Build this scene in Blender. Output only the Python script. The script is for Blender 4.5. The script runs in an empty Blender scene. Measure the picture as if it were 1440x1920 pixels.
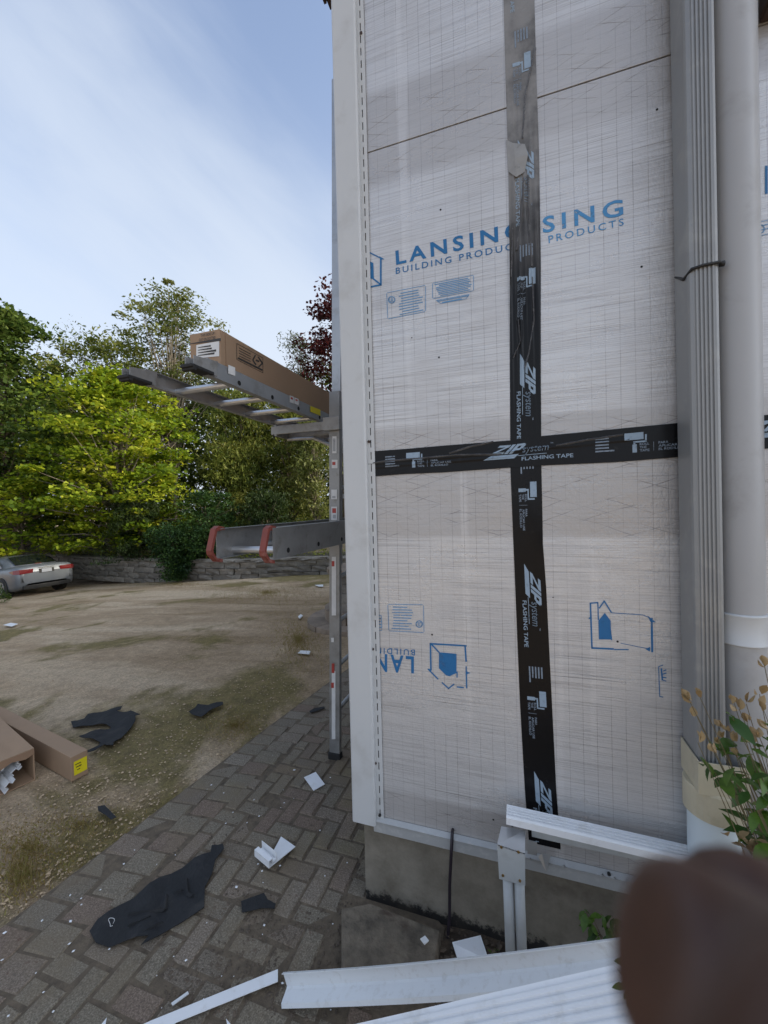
import bpy, bmesh, math, random
import numpy as np
from mathutils import Vector, Matrix
random.seed(7); rng = np.random.default_rng(11)
sc = bpy.context.scene
COL = sc.collection
RAD = math.radians

# ------------------------------------------------------------------ camera
F_PX, PSI, PIT, ROL = 755.0, RAD(18.55), RAD(-.84), RAD(-1.42)     # focal length in photo pixels, yaw, pitch, roll
CAM = Vector((0, -1.5, 1.62))
R0 = Vector((math.cos(PSI), math.sin(PSI), 0)); F0 = Vector((-math.sin(PSI), math.cos(PSI), 0)); U0 = Vector((0, 0, 1))
FW = F0*math.cos(PIT)+U0*math.sin(PIT); U1 = -F0*math.sin(PIT)+U0*math.cos(PIT)
RT = R0*math.cos(ROL)+U1*math.sin(ROL); UP = -R0*math.sin(ROL)+U1*math.cos(ROL)
cd = bpy.data.cameras.new('camera'); cam = bpy.data.objects.new('camera', cd); COL.objects.link(cam)
cam.matrix_world = Matrix(((RT.x, UP.x, -FW.x, CAM.x), (RT.y, UP.y, -FW.y, CAM.y), (RT.z, UP.z, -FW.z, CAM.z), (0, 0, 0, 1)))
cd.sensor_fit = 'HORIZONTAL'; cd.sensor_width = 36; cd.lens = F_PX/1440*36
cd.clip_start = .005; cd.clip_end = 2000
cd.dof.use_dof = True; cd.dof.focus_distance = 2.2; cd.dof.aperture_fstop = 8.5
sc.camera = cam

# ------------------------------------------------------------------ sky and sun
SUN_AZ = math.atan2(.96, .20)          # measured from +y towards +x
SUN_EL = RAD(26)
world = bpy.data.worlds.new('World'); sc.world = world; world.use_nodes = True
nt = world.node_tree; N = nt.nodes; L = nt.links; N.clear()
o = N.new('ShaderNodeOutputWorld'); bg = N.new('ShaderNodeBackground'); sky = N.new('ShaderNodeTexSky')
sky.sky_type = 'NISHITA'; sky.sun_disc = False; sky.sun_elevation = SUN_EL; sky.sun_rotation = SUN_AZ
sky.air_density = 1.0; sky.dust_density = 1.6; sky.ozone_density = 1.0
tc = N.new('ShaderNodeTexCoord')
def dotn(v):
    q = N.new('ShaderNodeVectorMath'); q.operation = 'DOT_PRODUCT'; L.new(tc.outputs['Generated'], q.inputs[0]); q.inputs[1].default_value = tuple(v); return q.outputs['Value']
def mth(op, a, b=None, c=None, clamp=False):
    q = N.new('ShaderNodeMath'); q.operation = op; q.use_clamp = clamp
    for i_, x_ in enumerate((a, b, c)):
        if x_ is None: continue
        if isinstance(x_, (int, float)): q.inputs[i_].default_value = x_
        else: L.new(x_, q.inputs[i_])
    return q.outputs[0]
def rng_(v, a, b, c, d):
    q = N.new('ShaderNodeMapRange'); q.interpolation_type = 'SMOOTHSTEP'
    for k_, x_ in (('From Min', a), ('From Max', b), ('To Min', c), ('To Max', d)): q.inputs[k_].default_value = x_
    L.new(v, q.inputs['Value']); return q.outputs[0]
# thin cirrus drawn out along one direction, across it the streaks
S_ = Vector((.70, .34, -.62)).normalized(); P_ = Vector((.62, .10, .78)); P_ = (P_-S_*P_.dot(S_)).normalized(); Q_ = S_.cross(P_)
def streak(ks, kp, kq, off, scale, detail, rough, dist):
    c_ = N.new('ShaderNodeCombineXYZ'); L.new(mth('MULTIPLY', dotn(S_), ks), c_.inputs[0]); L.new(mth('MULTIPLY_ADD', dotn(P_), kp, off), c_.inputs[1]); L.new(mth('MULTIPLY', dotn(Q_), kq), c_.inputs[2])
    q = N.new('ShaderNodeTexNoise'); q.inputs['Scale'].default_value = scale; q.inputs['Detail'].default_value = detail; q.inputs['Roughness'].default_value = rough; q.inputs['Distortion'].default_value = dist
    L.new(c_.outputs[0], q.inputs['Vector']); return q.outputs[0]
CLOUD_OFF = 6.2
broad = streak(.5, 1.1, .8, CLOUD_OFF, 1.3, 3, .45, .1); fine_ = streak(.8, 5.5, 3.0, 7.7, 1.6, 6, .55, .25)
cl_ = mth('MULTIPLY_ADD', fine_, .28, mth('SUBTRACT', broad, .14)); cl_ = rng_(cl_, .34, .62, 0, .62)
elev = N.new('ShaderNodeSeparateXYZ'); L.new(tc.outputs['Generated'], elev.inputs[0])
hz = rng_(elev.outputs[2], .80, .10, .16, .96)
fac = mth('MULTIPLY_ADD', cl_, mth('SUBTRACT', 1., hz), hz, True)
to_sun = Vector((math.sin(SUN_AZ)*math.cos(SUN_EL), math.cos(SUN_AZ)*math.cos(SUN_EL), math.sin(SUN_EL)))
glow = mth('MULTIPLY_ADD', mth('POWER', mth('MAXIMUM', dotn(to_sun), 0.), 2.5), 2.4, 1.)     # thin cloud scatters forward: brighter round the sun
hc = N.new('ShaderNodeVectorMath'); hc.operation = 'SCALE'; hc.inputs[0].default_value = (4.75, 5.6, 7.2); L.new(glow, hc.inputs['Scale'])
mx = N.new('ShaderNodeMix'); mx.data_type = 'RGBA'; L.new(fac, mx.inputs['Factor']); tn = N.new('ShaderNodeVectorMath'); tn.operation = 'MULTIPLY'; tn.inputs[1].default_value = (1.6, 1.75, 2.1); L.new(sky.outputs[0], tn.inputs[0]); L.new(tn.outputs[0], mx.inputs['A']); L.new(hc.outputs[0], mx.inputs['B'])
L.new(mx.outputs['Result'], bg.inputs[0]); bg.inputs[1].default_value = .15; L.new(bg.outputs[0], o.inputs[0])
sd = bpy.data.lights.new('sun', 'SUN'); sun = bpy.data.objects.new('sun', sd); COL.objects.link(sun)
sd.energy = 5.0; sd.angle = RAD(5); sd.color = (1, .93, .82)
to_sun = Vector((math.sin(SUN_AZ)*math.cos(SUN_EL), math.cos(SUN_AZ)*math.cos(SUN_EL), math.sin(SUN_EL)))
sun.rotation_euler = to_sun.to_track_quat('Z', 'Y').to_euler(); sun.location = (6, 4, 12)
sc.view_settings.view_transform = 'Standard'; sc.view_settings.look = 'None'; sc.view_settings.gamma = 1
sc.view_settings.use_curve_mapping = False; sc.view_settings.exposure = .05
sc.view_settings.use_white_balance = True; sc.view_settings.white_balance_temperature = 7350; sc.view_settings.white_balance_tint = 8
sc.cycles.max_bounces = 7; sc.cycles.diffuse_bounces = 3; sc.cycles.glossy_bounces = 3; sc.cycles.transparent_max_bounces = 6; sc.cycles.transmission_bounces = 3

# ------------------------------------------------------------------ measuring: where a sight line of the photograph meets a plane of the place
def ray(x, y): return FW+RT*((x-720)/F_PX)-UP*((y-960)/F_PX)
def onY(x, y, Y): d = ray(x, y); return CAM+d*((Y-CAM.y)/d.y)
def onX(x, y, X): d = ray(x, y); return CAM+d*((X-CAM.x)/d.x)
def onZ(x, y, Z): d = ray(x, y); return CAM+d*((Z-CAM.z)/d.z)
def at(x, y, depth): return CAM+ray(x, y)*depth
def gz(x, y):
    d = math.hypot(x+.7, y) - 2.6
    s = .5*(d+math.sqrt(d*d+1.0)) - .19
    return -.082*max(0, min(s, 22.)) if y > -3 else -.082*max(0, min(s, 22.))
def onG(x, y, dz=0):
    d = ray(x, y); t = .5
    for i in range(400):
        p = CAM+d*t
        if p.z <= gz(p.x, p.y)+dz: break
        t *= 1.03
    lo, hi = t/1.03, t
    for i in range(14):
        m_ = (lo+hi)/2; p = CAM+d*m_
        if p.z <= gz(p.x, p.y)+dz: hi = m_
        else: lo = m_
    return CAM+d*hi

# ------------------------------------------------------------------ builders
ORG = {}
def setp(o, label=None, cat=None, group=None, kind=None):
    for k, v in (('label', label), ('category', cat), ('group', group), ('kind', kind)):
        if v: o[k] = v
    return o
def empty(name, loc, label, cat, group=None):
    o = bpy.data.objects.new(name, None); COL.objects.link(o); o.location = loc; o.empty_display_size = .1
    ORG[o.name] = Vector(loc); return setp(o, label, cat, group)
def mesh(name, verts, faces, mat, parent=None, smooth=False, org=None, attrs=None):
    if parent is not None: og = ORG[parent.name]
    elif org is not None: og = Vector(org)
    else:
        v = np.array([tuple(a) for a in verts]); og = Vector(((v[:, 0].min()+v[:, 0].max())/2, (v[:, 1].min()+v[:, 1].max())/2, v[:, 2].min()))
    me = bpy.data.meshes.new(name); me.from_pydata([tuple(Vector(v)-og) for v in verts], [], faces)
    me.materials.append(M[mat] if isinstance(mat, str) else mat); me.update()
    if smooth: me.polygons.foreach_set('use_smooth', [True]*len(me.polygons))
    o = bpy.data.objects.new(name, me); COL.objects.link(o)
    if parent is not None: o.parent = parent
    else: o.location = og
    ORG[o.name] = og; return o
def fastmesh(name, V, nper, mat, parent=None, rnd=None, org=(0, 0, 0)):
    """V: (n*nper,3) array, every nper consecutive points one face"""
    og = ORG[parent.name] if parent is not None else Vector(org)
    V = (np.asarray(V, dtype=np.float32)-np.array(og, dtype=np.float32)); n = len(V)//nper
    me = bpy.data.meshes.new(name); me.vertices.add(len(V)); me.vertices.foreach_set('co', V.ravel())
    me.loops.add(len(V)); me.loops.foreach_set('vertex_index', np.arange(len(V), dtype=np.int32))
    me.polygons.add(n); me.polygons.foreach_set('loop_start', np.arange(n, dtype=np.int32)*nper)
    me.update(calc_edges=True); me.validate()
    if rnd is not None:
        a = me.attributes.new('rnd', 'FLOAT', 'FACE'); a.data.foreach_set('value', np.asarray(rnd, dtype=np.float32))
    me.materials.append(M[mat])
    o = bpy.data.objects.new(name, me); COL.objects.link(o)
    if parent is not None: o.parent = parent
    else: o.location = og
    ORG[o.name] = Vector(og); return o
class MB:
    def __init__(s): s.v = []; s.f = []
    def add(s, v, f):
        b = len(s.v); s.v += [Vector(a) for a in v]; s.f += [tuple(i+b for i in q) for q in f]; return s
    def box(s, c, d, m=None, bev=0):
        c = Vector(c); x, y, z = [a/2 for a in d]
        if bev <= 0:
            v = [Vector((i*x, j*y, k*z)) for k in (-1, 1) for j in (-1, 1) for i in (-1, 1)]
            f = [(0, 2, 3, 1), (4, 5, 7, 6), (0, 1, 5, 4), (2, 6, 7, 3), (0, 4, 6, 2), (1, 3, 7, 5)]
        else:
            bm = bmesh.new(); bmesh.ops.create_cube(bm, size=1)
            for q in bm.verts: q.co = Vector((q.co.x*d[0], q.co.y*d[1], q.co.z*d[2]))
            bmesh.ops.bevel(bm, geom=bm.edges[:]+bm.verts[:], offset=bev, segments=2, affect='EDGES', profile=.6)
            bm.verts.index_update(); v = [q.co.copy() for q in bm.verts]; f = [tuple(w.index for w in q.verts) for q in bm.faces]; bm.free()
        if m is not None: v = [m @ q for q in v]
        return s.add([q+c for q in v], f)
    def tube(s, pts, r, n=10, cap=True):
        pts = [Vector(p) for p in pts]; rs = r if isinstance(r, (list, tuple)) else [r]*len(pts); v = []
        up = None
        for i, p in enumerate(pts):
            t = (pts[min(i+1, len(pts)-1)]-pts[max(i-1, 0)]).normalized()
            if up is None: up = Vector((0, 0, 1)) if abs(t.z) < .9 else Vector((1, 0, 0))
            a = t.cross(up).normalized(); b = a.cross(t); up = b
            v += [p+(a*math.cos(2*math.pi*k/n)+b*math.sin(2*math.pi*k/n))*rs[i] for k in range(n)]
        f = [(i*n+k, i*n+(k+1) % n, (i+1)*n+(k+1) % n, (i+1)*n+k) for i in range(len(pts)-1) for k in range(n)]
        if cap: f += [tuple(reversed(range(n))), tuple(range((len(pts)-1)*n, len(pts)*n))]
        return s.add(v, f)
    def sweep(s, prof, A, B, ax, ay, closed=True, cap=True, steps=1, bend=None):
        """profile points (u,w) -> A + ax*u + ay*w, extruded to B"""
        A = Vector(A); B = Vector(B); ax = Vector(ax); ay = Vector(ay); n = len(prof); v = []
        for i in range(steps+1):
            t = i/steps; p = A.lerp(B, t)
            if bend: p = p+bend(t)
            v += [p+ax*u+ay*w for u, w in prof]
        m = n if closed else n-1
        f = [(i*n+k, i*n+(k+1) % n, (i+1)*n+(k+1) % n, (i+1)*n+k) for i in range(steps) for k in range(m)]
        if closed and cap: f += [tuple(reversed(range(n))), tuple(range(steps*n, steps*n+n))]
        return s.add(v, f)
    def strip(s, prof, th, A, B, ax, ay, **k):
        """open profile given thickness th (offset along the profile normal)"""
        P = [Vector((a, b)) for a, b in prof]; nn = []
        for i in range(len(P)):
            t = (P[min(i+1, len(P)-1)]-P[max(i-1, 0)]).normalized(); nn.append(Vector((-t.y, t.x)))
        Q = [tuple(p) for p in P]+[tuple(p+n*th) for p, n in reversed(list(zip(P, nn)))]
        return s.sweep(Q, A, B, ax, ay, **k)
    def build(s, name, mat, parent=None, smooth=False, org=None): return mesh(name, s.v, s.f, mat, parent, smooth, org)

# ------------------------------------------------------------------ materials
M = {}
def newmat(name):
    m = bpy.data.materials.new(name); m.use_nodes = True; n = m.node_tree; n.nodes.clear()
    out = n.nodes.new('ShaderNodeOutputMaterial'); b = n.nodes.new('ShaderNodeBsdfPrincipled'); n.links.new(b.outputs[0], out.inputs[0]); M[name] = m
    return m, n.nodes, n.links, b, out
def noise(n, l, vec, scale, detail=4, rough=.55, dist=0):
    q = n.new('ShaderNodeTexNoise'); q.inputs['Scale'].default_value = scale; q.inputs['Detail'].default_value = detail
    q.inputs['Roughness'].default_value = rough; q.inputs['Distortion'].default_value = dist
    if vec is not None: l.new(vec, q.inputs['Vector'])
    return q.outputs[0]
def ramp(n, l, fac, stops):
    q = n.new('ShaderNodeValToRGB'); e = q.color_ramp.elements
    while len(e) < len(stops): e.new(.5)
    for a, (p, c) in zip(e, stops): a.position = p; a.color = tuple(c)+(1,) if len(c) == 3 else c
    l.new(fac, q.inputs[0]); return q.outputs[0]
def mrange(n, l, fac, a, b, c=0, d=1, smooth=True):
    q = n.new('ShaderNodeMapRange'); q.inputs['From Min'].default_value = a; q.inputs['From Max'].default_value = b
    q.inputs['To Min'].default_value = c; q.inputs['To Max'].default_value = d
    if smooth: q.interpolation_type = 'SMOOTHSTEP'
    l.new(fac, q.inputs['Value']); return q.outputs[0]
def math_(n, l, op, a, b=None, c=None):
    q = n.new('ShaderNodeMath'); q.operation = op
    for i, x in enumerate((a, b, c)):
        if x is None: continue
        if isinstance(x, (int, float)): q.inputs[i].default_value = x
        else: l.new(x, q.inputs[i])
    return q.outputs[0]
def mixc(n, l, fac, a, b, mode='MIX'):
    q = n.new('ShaderNodeMix'); q.data_type = 'RGBA'; q.blend_type = mode
    for s_, x in (('Factor', fac), ('A', a), ('B', b)):
        if isinstance(x, (int, float)): q.inputs[s_].default_value = x
        elif isinstance(x, tuple): q.inputs[s_].default_value = x if len(x) == 4 else x+(1,)
        else: l.new(x, q.inputs[s_])
    return q.outputs['Result']
def bump(n, l, b, h, strength=.3, dist=.01):
    q = n.new('ShaderNodeBump'); q.inputs['Strength'].default_value = strength; q.inputs['Distance'].default_value = dist
    l.new(h, q.inputs['Height']); l.new(q.outputs[0], b.inputs['Normal']); return q
def mul(c, k): return tuple(min(1, a*k) for a in c)
def basic(name, col, rough=.6, metal=0, var=.25, scale=6, bstr=.15, bscale=60, bdist=.002, spec=.5, dirt=None, dirtamt=.5, dscale=2.5, obj_var=0):
    m, n, l, b, out = newmat(name); tc = n.new('ShaderNodeTexCoord').outputs['Object']
    a = noise(n, l, tc, scale, 6, .6)
    c = ramp(n, l, a, [(.3, mul(col, 1-var)), (.7, mul(col, 1+var))])
    if dirt:
        dn = noise(n, l, tc, dscale, 8, .65, .3); c = mixc(n, l, mrange(n, l, dn, .5, .72, 0, dirtamt), c, dirt)
    if obj_var:
        oi = n.new('ShaderNodeObjectInfo'); k = mrange(n, l, oi.outputs['Random'], 0, 1, 1-obj_var, 1+obj_var, False)
        cc = n.new('ShaderNodeCombineColor'); [l.new(k, cc.inputs[i]) for i in range(3)]; c = mixc(n, l, 1.0, c, cc.outputs[0], 'MULTIPLY')
    l.new(c, b.inputs['Base Color']); b.inputs['Metallic'].default_value = metal; b.inputs['Specular IOR Level'].default_value = spec
    l.new(mrange(n, l, a, .3, .7, max(.03, rough-.08), min(1, rough+.08)), b.inputs['Roughness'])
    if bstr: bump(n, l, b, noise(n, l, tc, bscale, 5, .6), bstr, bdist)
    return m
def leafmat(name, stops, trans=.35, rough=.55):
    m, n, l, b, out = newmat(name); at_ = n.new('ShaderNodeAttribute'); at_.attribute_name = 'rnd'
    oi = n.new('ShaderNodeObjectInfo')
    c = ramp(n, l, at_.outputs['Fac'], stops); l.new(c, b.inputs['Base Color']); b.inputs['Roughness'].default_value = rough
    b.inputs['Specular IOR Level'].default_value = .3
    t = n.new('ShaderNodeBsdfTranslucent'); l.new(c, t.inputs[0]); x = n.new('ShaderNodeMixShader'); x.inputs[0].default_value = trans
    l.new(b.outputs[0], x.inputs[1]); l.new(t.outputs[0], x.inputs[2]); l.new(x.outputs[0], out.inputs[0]); return m

# foil facing with its reinforcing threads
def foilmat():
    m, n, l, b, out = newmat('foil'); tc = n.new('ShaderNodeTexCoord').outputs['Object']
    sp = n.new('ShaderNodeSeparateXYZ'); l.new(tc, sp.inputs[0]); X = math_(n, l, 'ADD', sp.outputs[0], sp.outputs[1]); Z = sp.outputs[2]
    def comb(x, z):
        q = n.new('ShaderNodeCombineXYZ'); l.new(x, q.inputs[0]); l.new(z, q.inputs[2]); return q.outputs[0]
    def sc_(sx, sz): return comb(math_(n, l, 'MULTIPLY', X, sx), math_(n, l, 'MULTIPLY', Z, sz))
    warp = math_(n, l, 'MULTIPLY', math_(n, l, 'SUBTRACT', noise(n, l, sc_(3, 3), 1.0, 3), .5), .035)
    warp2 = math_(n, l, 'MULTIPLY', math_(n, l, 'SUBTRACT', noise(n, l, sc_(9, 1.5), 1.0, 3), .5), .03)
    def lines(a, c, period, width, wp=warp, off=0.):
        q = math_(n, l, 'ADD', math_(n, l, 'MULTIPLY', X, a), math_(n, l, 'MULTIPLY', Z, c)); q = math_(n, l, 'ADD', q, wp)
        fr = math_(n, l, 'ABSOLUTE', math_(n, l, 'SUBTRACT', math_(n, l, 'FRACT', math_(n, l, 'MULTIPLY_ADD', q, 1/period, off)), .5))
        return mrange(n, l, fr, width/period/2, 0, 0, 1)
    vert = lines(1, 0, .043, .0026, math_(n, l, 'MULTIPLY', warp, .12))
    hor = lines(.012, 1, .021, .0028, math_(n, l, 'MULTIPLY', warp2, .5)); hor2 = lines(-.01, 1, .0335, .0024, warp2)
    d1 = lines(.34, 1, .047, .0024, warp); d2 = lines(-.34, 1, .047, .0024, warp)
    hs = mrange(n, l, noise(n, l, sc_(3.0, 330), 1, 3, .6), .47, .62); hs2 = mrange(n, l, noise(n, l, sc_(1.4, 150), 1, 4, .65), .60, .70)
    patch = noise(n, l, sc_(2.6, 3.2), 1, 5, .55); pv = mrange(n, l, patch, .38, .62, .15, 1)
    patch2 = noise(n, l, sc_(4, 9), 1.7, 4, .6); pd = mrange(n, l, patch2, .42, .66, .05, 1)
    # where the outer film is bare at the board edges the threads show
    def band(z0, z1, e=.012): 
        return math_(n, l, 'MULTIPLY', mrange(n, l, Z, z0-e, z0+e), mrange(n, l, Z, z1+e, z1-e))
    bands = math_(n, l, 'ADD', math_(n, l, 'ADD', band(1.50, 1.92), band(.0, .49)), math_(n, l, 'ADD', band(2.86, 3.22, .03), band(4.0, 4.3)))
    bands = math_(n, l, 'MINIMUM', bands, 1)
    thr = math_(n, l, 'ADD', math_(n, l, 'MULTIPLY', vert, pv), math_(n, l, 'MULTIPLY', hor2, math_(n, l, 'MULTIPLY', pd, .6)))
    dg = math_(n, l, 'MULTIPLY', math_(n, l, 'MAXIMUM', d1, d2), pd)
    thr = math_(n, l, 'ADD', math_(n, l, 'MULTIPLY', thr, .62), math_(n, l, 'MULTIPLY', dg, math_(n, l, 'MULTIPLY_ADD', bands, .7, .2)))
    thr = math_(n, l, 'ADD', thr, math_(n, l, 'MULTIPLY', hs, math_(n, l, 'MULTIPLY_ADD', bands, -.20, .28)))
    thr = math_(n, l, 'ADD', thr, math_(n, l, 'MULTIPLY', hs2, .42)); thr = math_(n, l, 'ADD', thr, math_(n, l, 'MULTIPLY', hor, math_(n, l, 'MULTIPLY', pv, .25)))
    film = mixc(n, l, bands, (.615, .608, .605), (.46, .442, .43))
    blot = noise(n, l, sc_(1.3, 2.0), 1.5, 6, .6)
    film = mixc(n, l, mrange(n, l, blot, .42, .66, 0, .45), film, (.49, .482, .482)); vs_ = mrange(n, l, noise(n, l, sc_(14, .5), 1, 3, .5), .60, .70, 0, .30); film = mixc(n, l, vs_, film, (.76, .75, .74))
    scuff = mrange(n, l, noise(n, l, sc_(2.2, 11), 2.0, 5, .7, 1.2), .66, .76, 0, .22); film = mixc(n, l, scuff, film, (.80, .80, .80))
    c = mixc(n, l, math_(n, l, 'MINIMUM', math_(n, l, 'MULTIPLY', thr, .95), .88), film, (.15, .13, .125))
    l.new(c, b.inputs['Base Color']); b.inputs['Metallic'].default_value = .30
    l.new(mrange(n, l, blot, .35, .65, .24, .42), b.inputs['Roughness'])
    hgt = math_(n, l, 'ADD', math_(n, l, 'MULTIPLY', thr, -.5), math_(n, l, 'MULTIPLY', noise(n, l, sc_(90, 60), 1, 4, .6), 1.0))
    hgt = math_(n, l, 'ADD', hgt, math_(n, l, 'MULTIPLY', noise(n, l, sc_(5, 6), 1, 3), 2.0))
    hgt = math_(n, l, 'ADD', hgt, math_(n, l, 'MULTIPLY', noise(n, l, sc_(2.2, 3.4), 1, 2), 5.0)); bump(n, l, b, hgt, .5, .0028); return m
foilmat()
def inkmat(name, col, wear=.45, scale=26):
    m, n, l, b, out = newmat(name); tc = n.new('ShaderNodeTexCoord').outputs['Object']
    b.inputs['Base Color'].default_value = col+(1,); b.inputs['Roughness'].default_value = .45
    w = math_(n, l, 'MULTIPLY', mrange(n, l, noise(n, l, tc, scale, 5, .7), .5, .75), wear)
    t = n.new('ShaderNodeBsdfTransparent'); x = n.new('ShaderNodeMixShader'); l.new(w, x.inputs[0]); l.new(b.outputs[0], x.inputs[1]); l.new(t.outputs[0], x.inputs[2]); l.new(x.outputs[0], out.inputs[0])
inkmat('ink_blue', (.004, .135, .33), .40); inkmat('ink_faded', (.05, .25, .50), .9, 40); inkmat('ink_fine', (.10, .27, .48), .9, 60)
inkmat('ink_tape', (.27, .36, .45), .35, 60); inkmat('ink_tape_dim', (.20, .25, .31), .7, 90); inkmat('ink_dark', (.03, .025, .02), .4); inkmat('ink_red', (.42, .05, .04), .5, 60); inkmat('ink_grey', (.35, .36, .37), .5, 60)
def tapemat():
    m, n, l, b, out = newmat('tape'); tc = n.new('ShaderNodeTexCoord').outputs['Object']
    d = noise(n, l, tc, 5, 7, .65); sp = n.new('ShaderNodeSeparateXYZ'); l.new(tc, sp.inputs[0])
    sky_sheen = math_(n, l, 'MULTIPLY', mrange(n, l, sp.outputs[2], 2.30, 2.85, 0, 1), mrange(n, l, d, .3, .58, .35, 1.))  # upper tape coloured greyer to imitate the sky reflected in it
    c = mixc(n, l, sky_sheen, (.008, .008, .009), (.25, .245, .24)); c = mixc(n, l, mrange(n, l, noise(n, l, tc, 22, 6), .62, .8, 0, .25), c, (.08, .075, .07))
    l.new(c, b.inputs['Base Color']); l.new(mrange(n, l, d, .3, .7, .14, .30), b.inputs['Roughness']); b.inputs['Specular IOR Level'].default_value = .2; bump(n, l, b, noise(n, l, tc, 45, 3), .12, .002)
tapemat()
basic('vinyl', (.53, .54, .54), .42, 0, .03, 3, .06, 15, .002, dirt=(.34, .325, .30), dirtamt=.32, dscale=7)
basic('vinyl_clean', (.78, .79, .80), .38, 0, .03, 3, .05, 20, .002, dirt=(.50, .47, .42), dirtamt=.35, dscale=16)
basic('vinyl_dirty', (.66, .68, .69), .45, 0, .04, 5, .08, 30, .002, dirt=(.40, .37, .32), dirtamt=.35, dscale=45)
basic('strip_grey', (.42, .43, .43), .45, .1, .06, 6, .08, 40, .001, dirt=(.62, .62, .60), dirtamt=.4, dscale=30)
def concretemat():
    m, n, l, b, out = newmat('concrete'); tc = n.new('ShaderNodeTexCoord').outputs['Object']; sp = n.new('ShaderNodeSeparateXYZ'); l.new(tc, sp.inputs[0])
    a = noise(n, l, tc, 6, 9, .65); c = ramp(n, l, a, [(.3, (.13, .112, .085)), (.5, (.21, .185, .145)), (.75, (.29, .26, .21))])
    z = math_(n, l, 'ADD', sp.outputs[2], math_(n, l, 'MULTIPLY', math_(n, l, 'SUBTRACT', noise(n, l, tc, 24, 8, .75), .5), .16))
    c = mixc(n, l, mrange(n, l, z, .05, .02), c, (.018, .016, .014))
    c = mixc(n, l, mrange(n, l, noise(n, l, tc, 2.6, 6, .7), .48, .68, 0, .7), c, (.085, .065, .045))
    l.new(c, b.inputs['Base Color']); b.inputs['Roughness'].default_value = .92; bump(n, l, b, noise(n, l, tc, 55, 8, .7), .45, .006)
concretemat()
basic('slab', (.15, .122, .09), .95, 0, .5, 12, .8, 40, .012, dirt=(.055, .032, .022), dirtamt=.85, dscale=8)
basic('soil', (.085, .06, .04), 1, 0, .5, 20, .9, 60, .02)
basic('joint_dirt', (.125, .095, .065), 1, 0, .35, 25, .6, 90, .006)
def pavermat():
    m, n, l, b, out = newmat('paver'); g = n.new('ShaderNodeNewGeometry').outputs['Position']; oi = n.new('ShaderNodeObjectInfo').outputs['Random']; ra = n.new('ShaderNodeAttribute'); ra.attribute_name = 'rnd'; oi = math_(n, l, 'FRACT', math_(n, l, 'ADD', oi, ra.outputs['Fac']))
    c = ramp(n, l, oi, [(0, (.20, .17, .128)), (.35, (.225, .19, .145)), (.62, (.185, .155, .12)), (.8, (.205, .15, .115)), (1, (.24, .205, .16))])
    sk = mrange(n, l, noise(n, l, g, 190, 3, .7), .35, .75, .62, 1.5); cc = n.new('ShaderNodeCombineColor'); [l.new(sk, cc.inputs[i]) for i in range(3)]
    c = mixc(n, l, 1., c, cc.outputs[0], 'MULTIPLY')
    c = mixc(n, l, mrange(n, l, noise(n, l, g, 2.3, 6, .65), .44, .66, 0, .62), c, (.19, .145, .095))
    c = mixc(n, l, mrange(n, l, noise(n, l, g, 1.1, 4, .6), .56, .70, 0, .35), c, (.24, .205, .095))
    c = mixc(n, l, mrange(n, l, noise(n, l, g, 26, 6, .7), .6, .72, 0, .55), c, (.11, .055, .038))
    l.new(c, b.inputs['Base Color']); b.inputs['Roughness'].default_value = .93; b.inputs['Specular IOR Level'].default_value = .25; bump(n, l, b, noise(n, l, g, 130, 6, .7), .55, .006)
pavermat()
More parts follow.
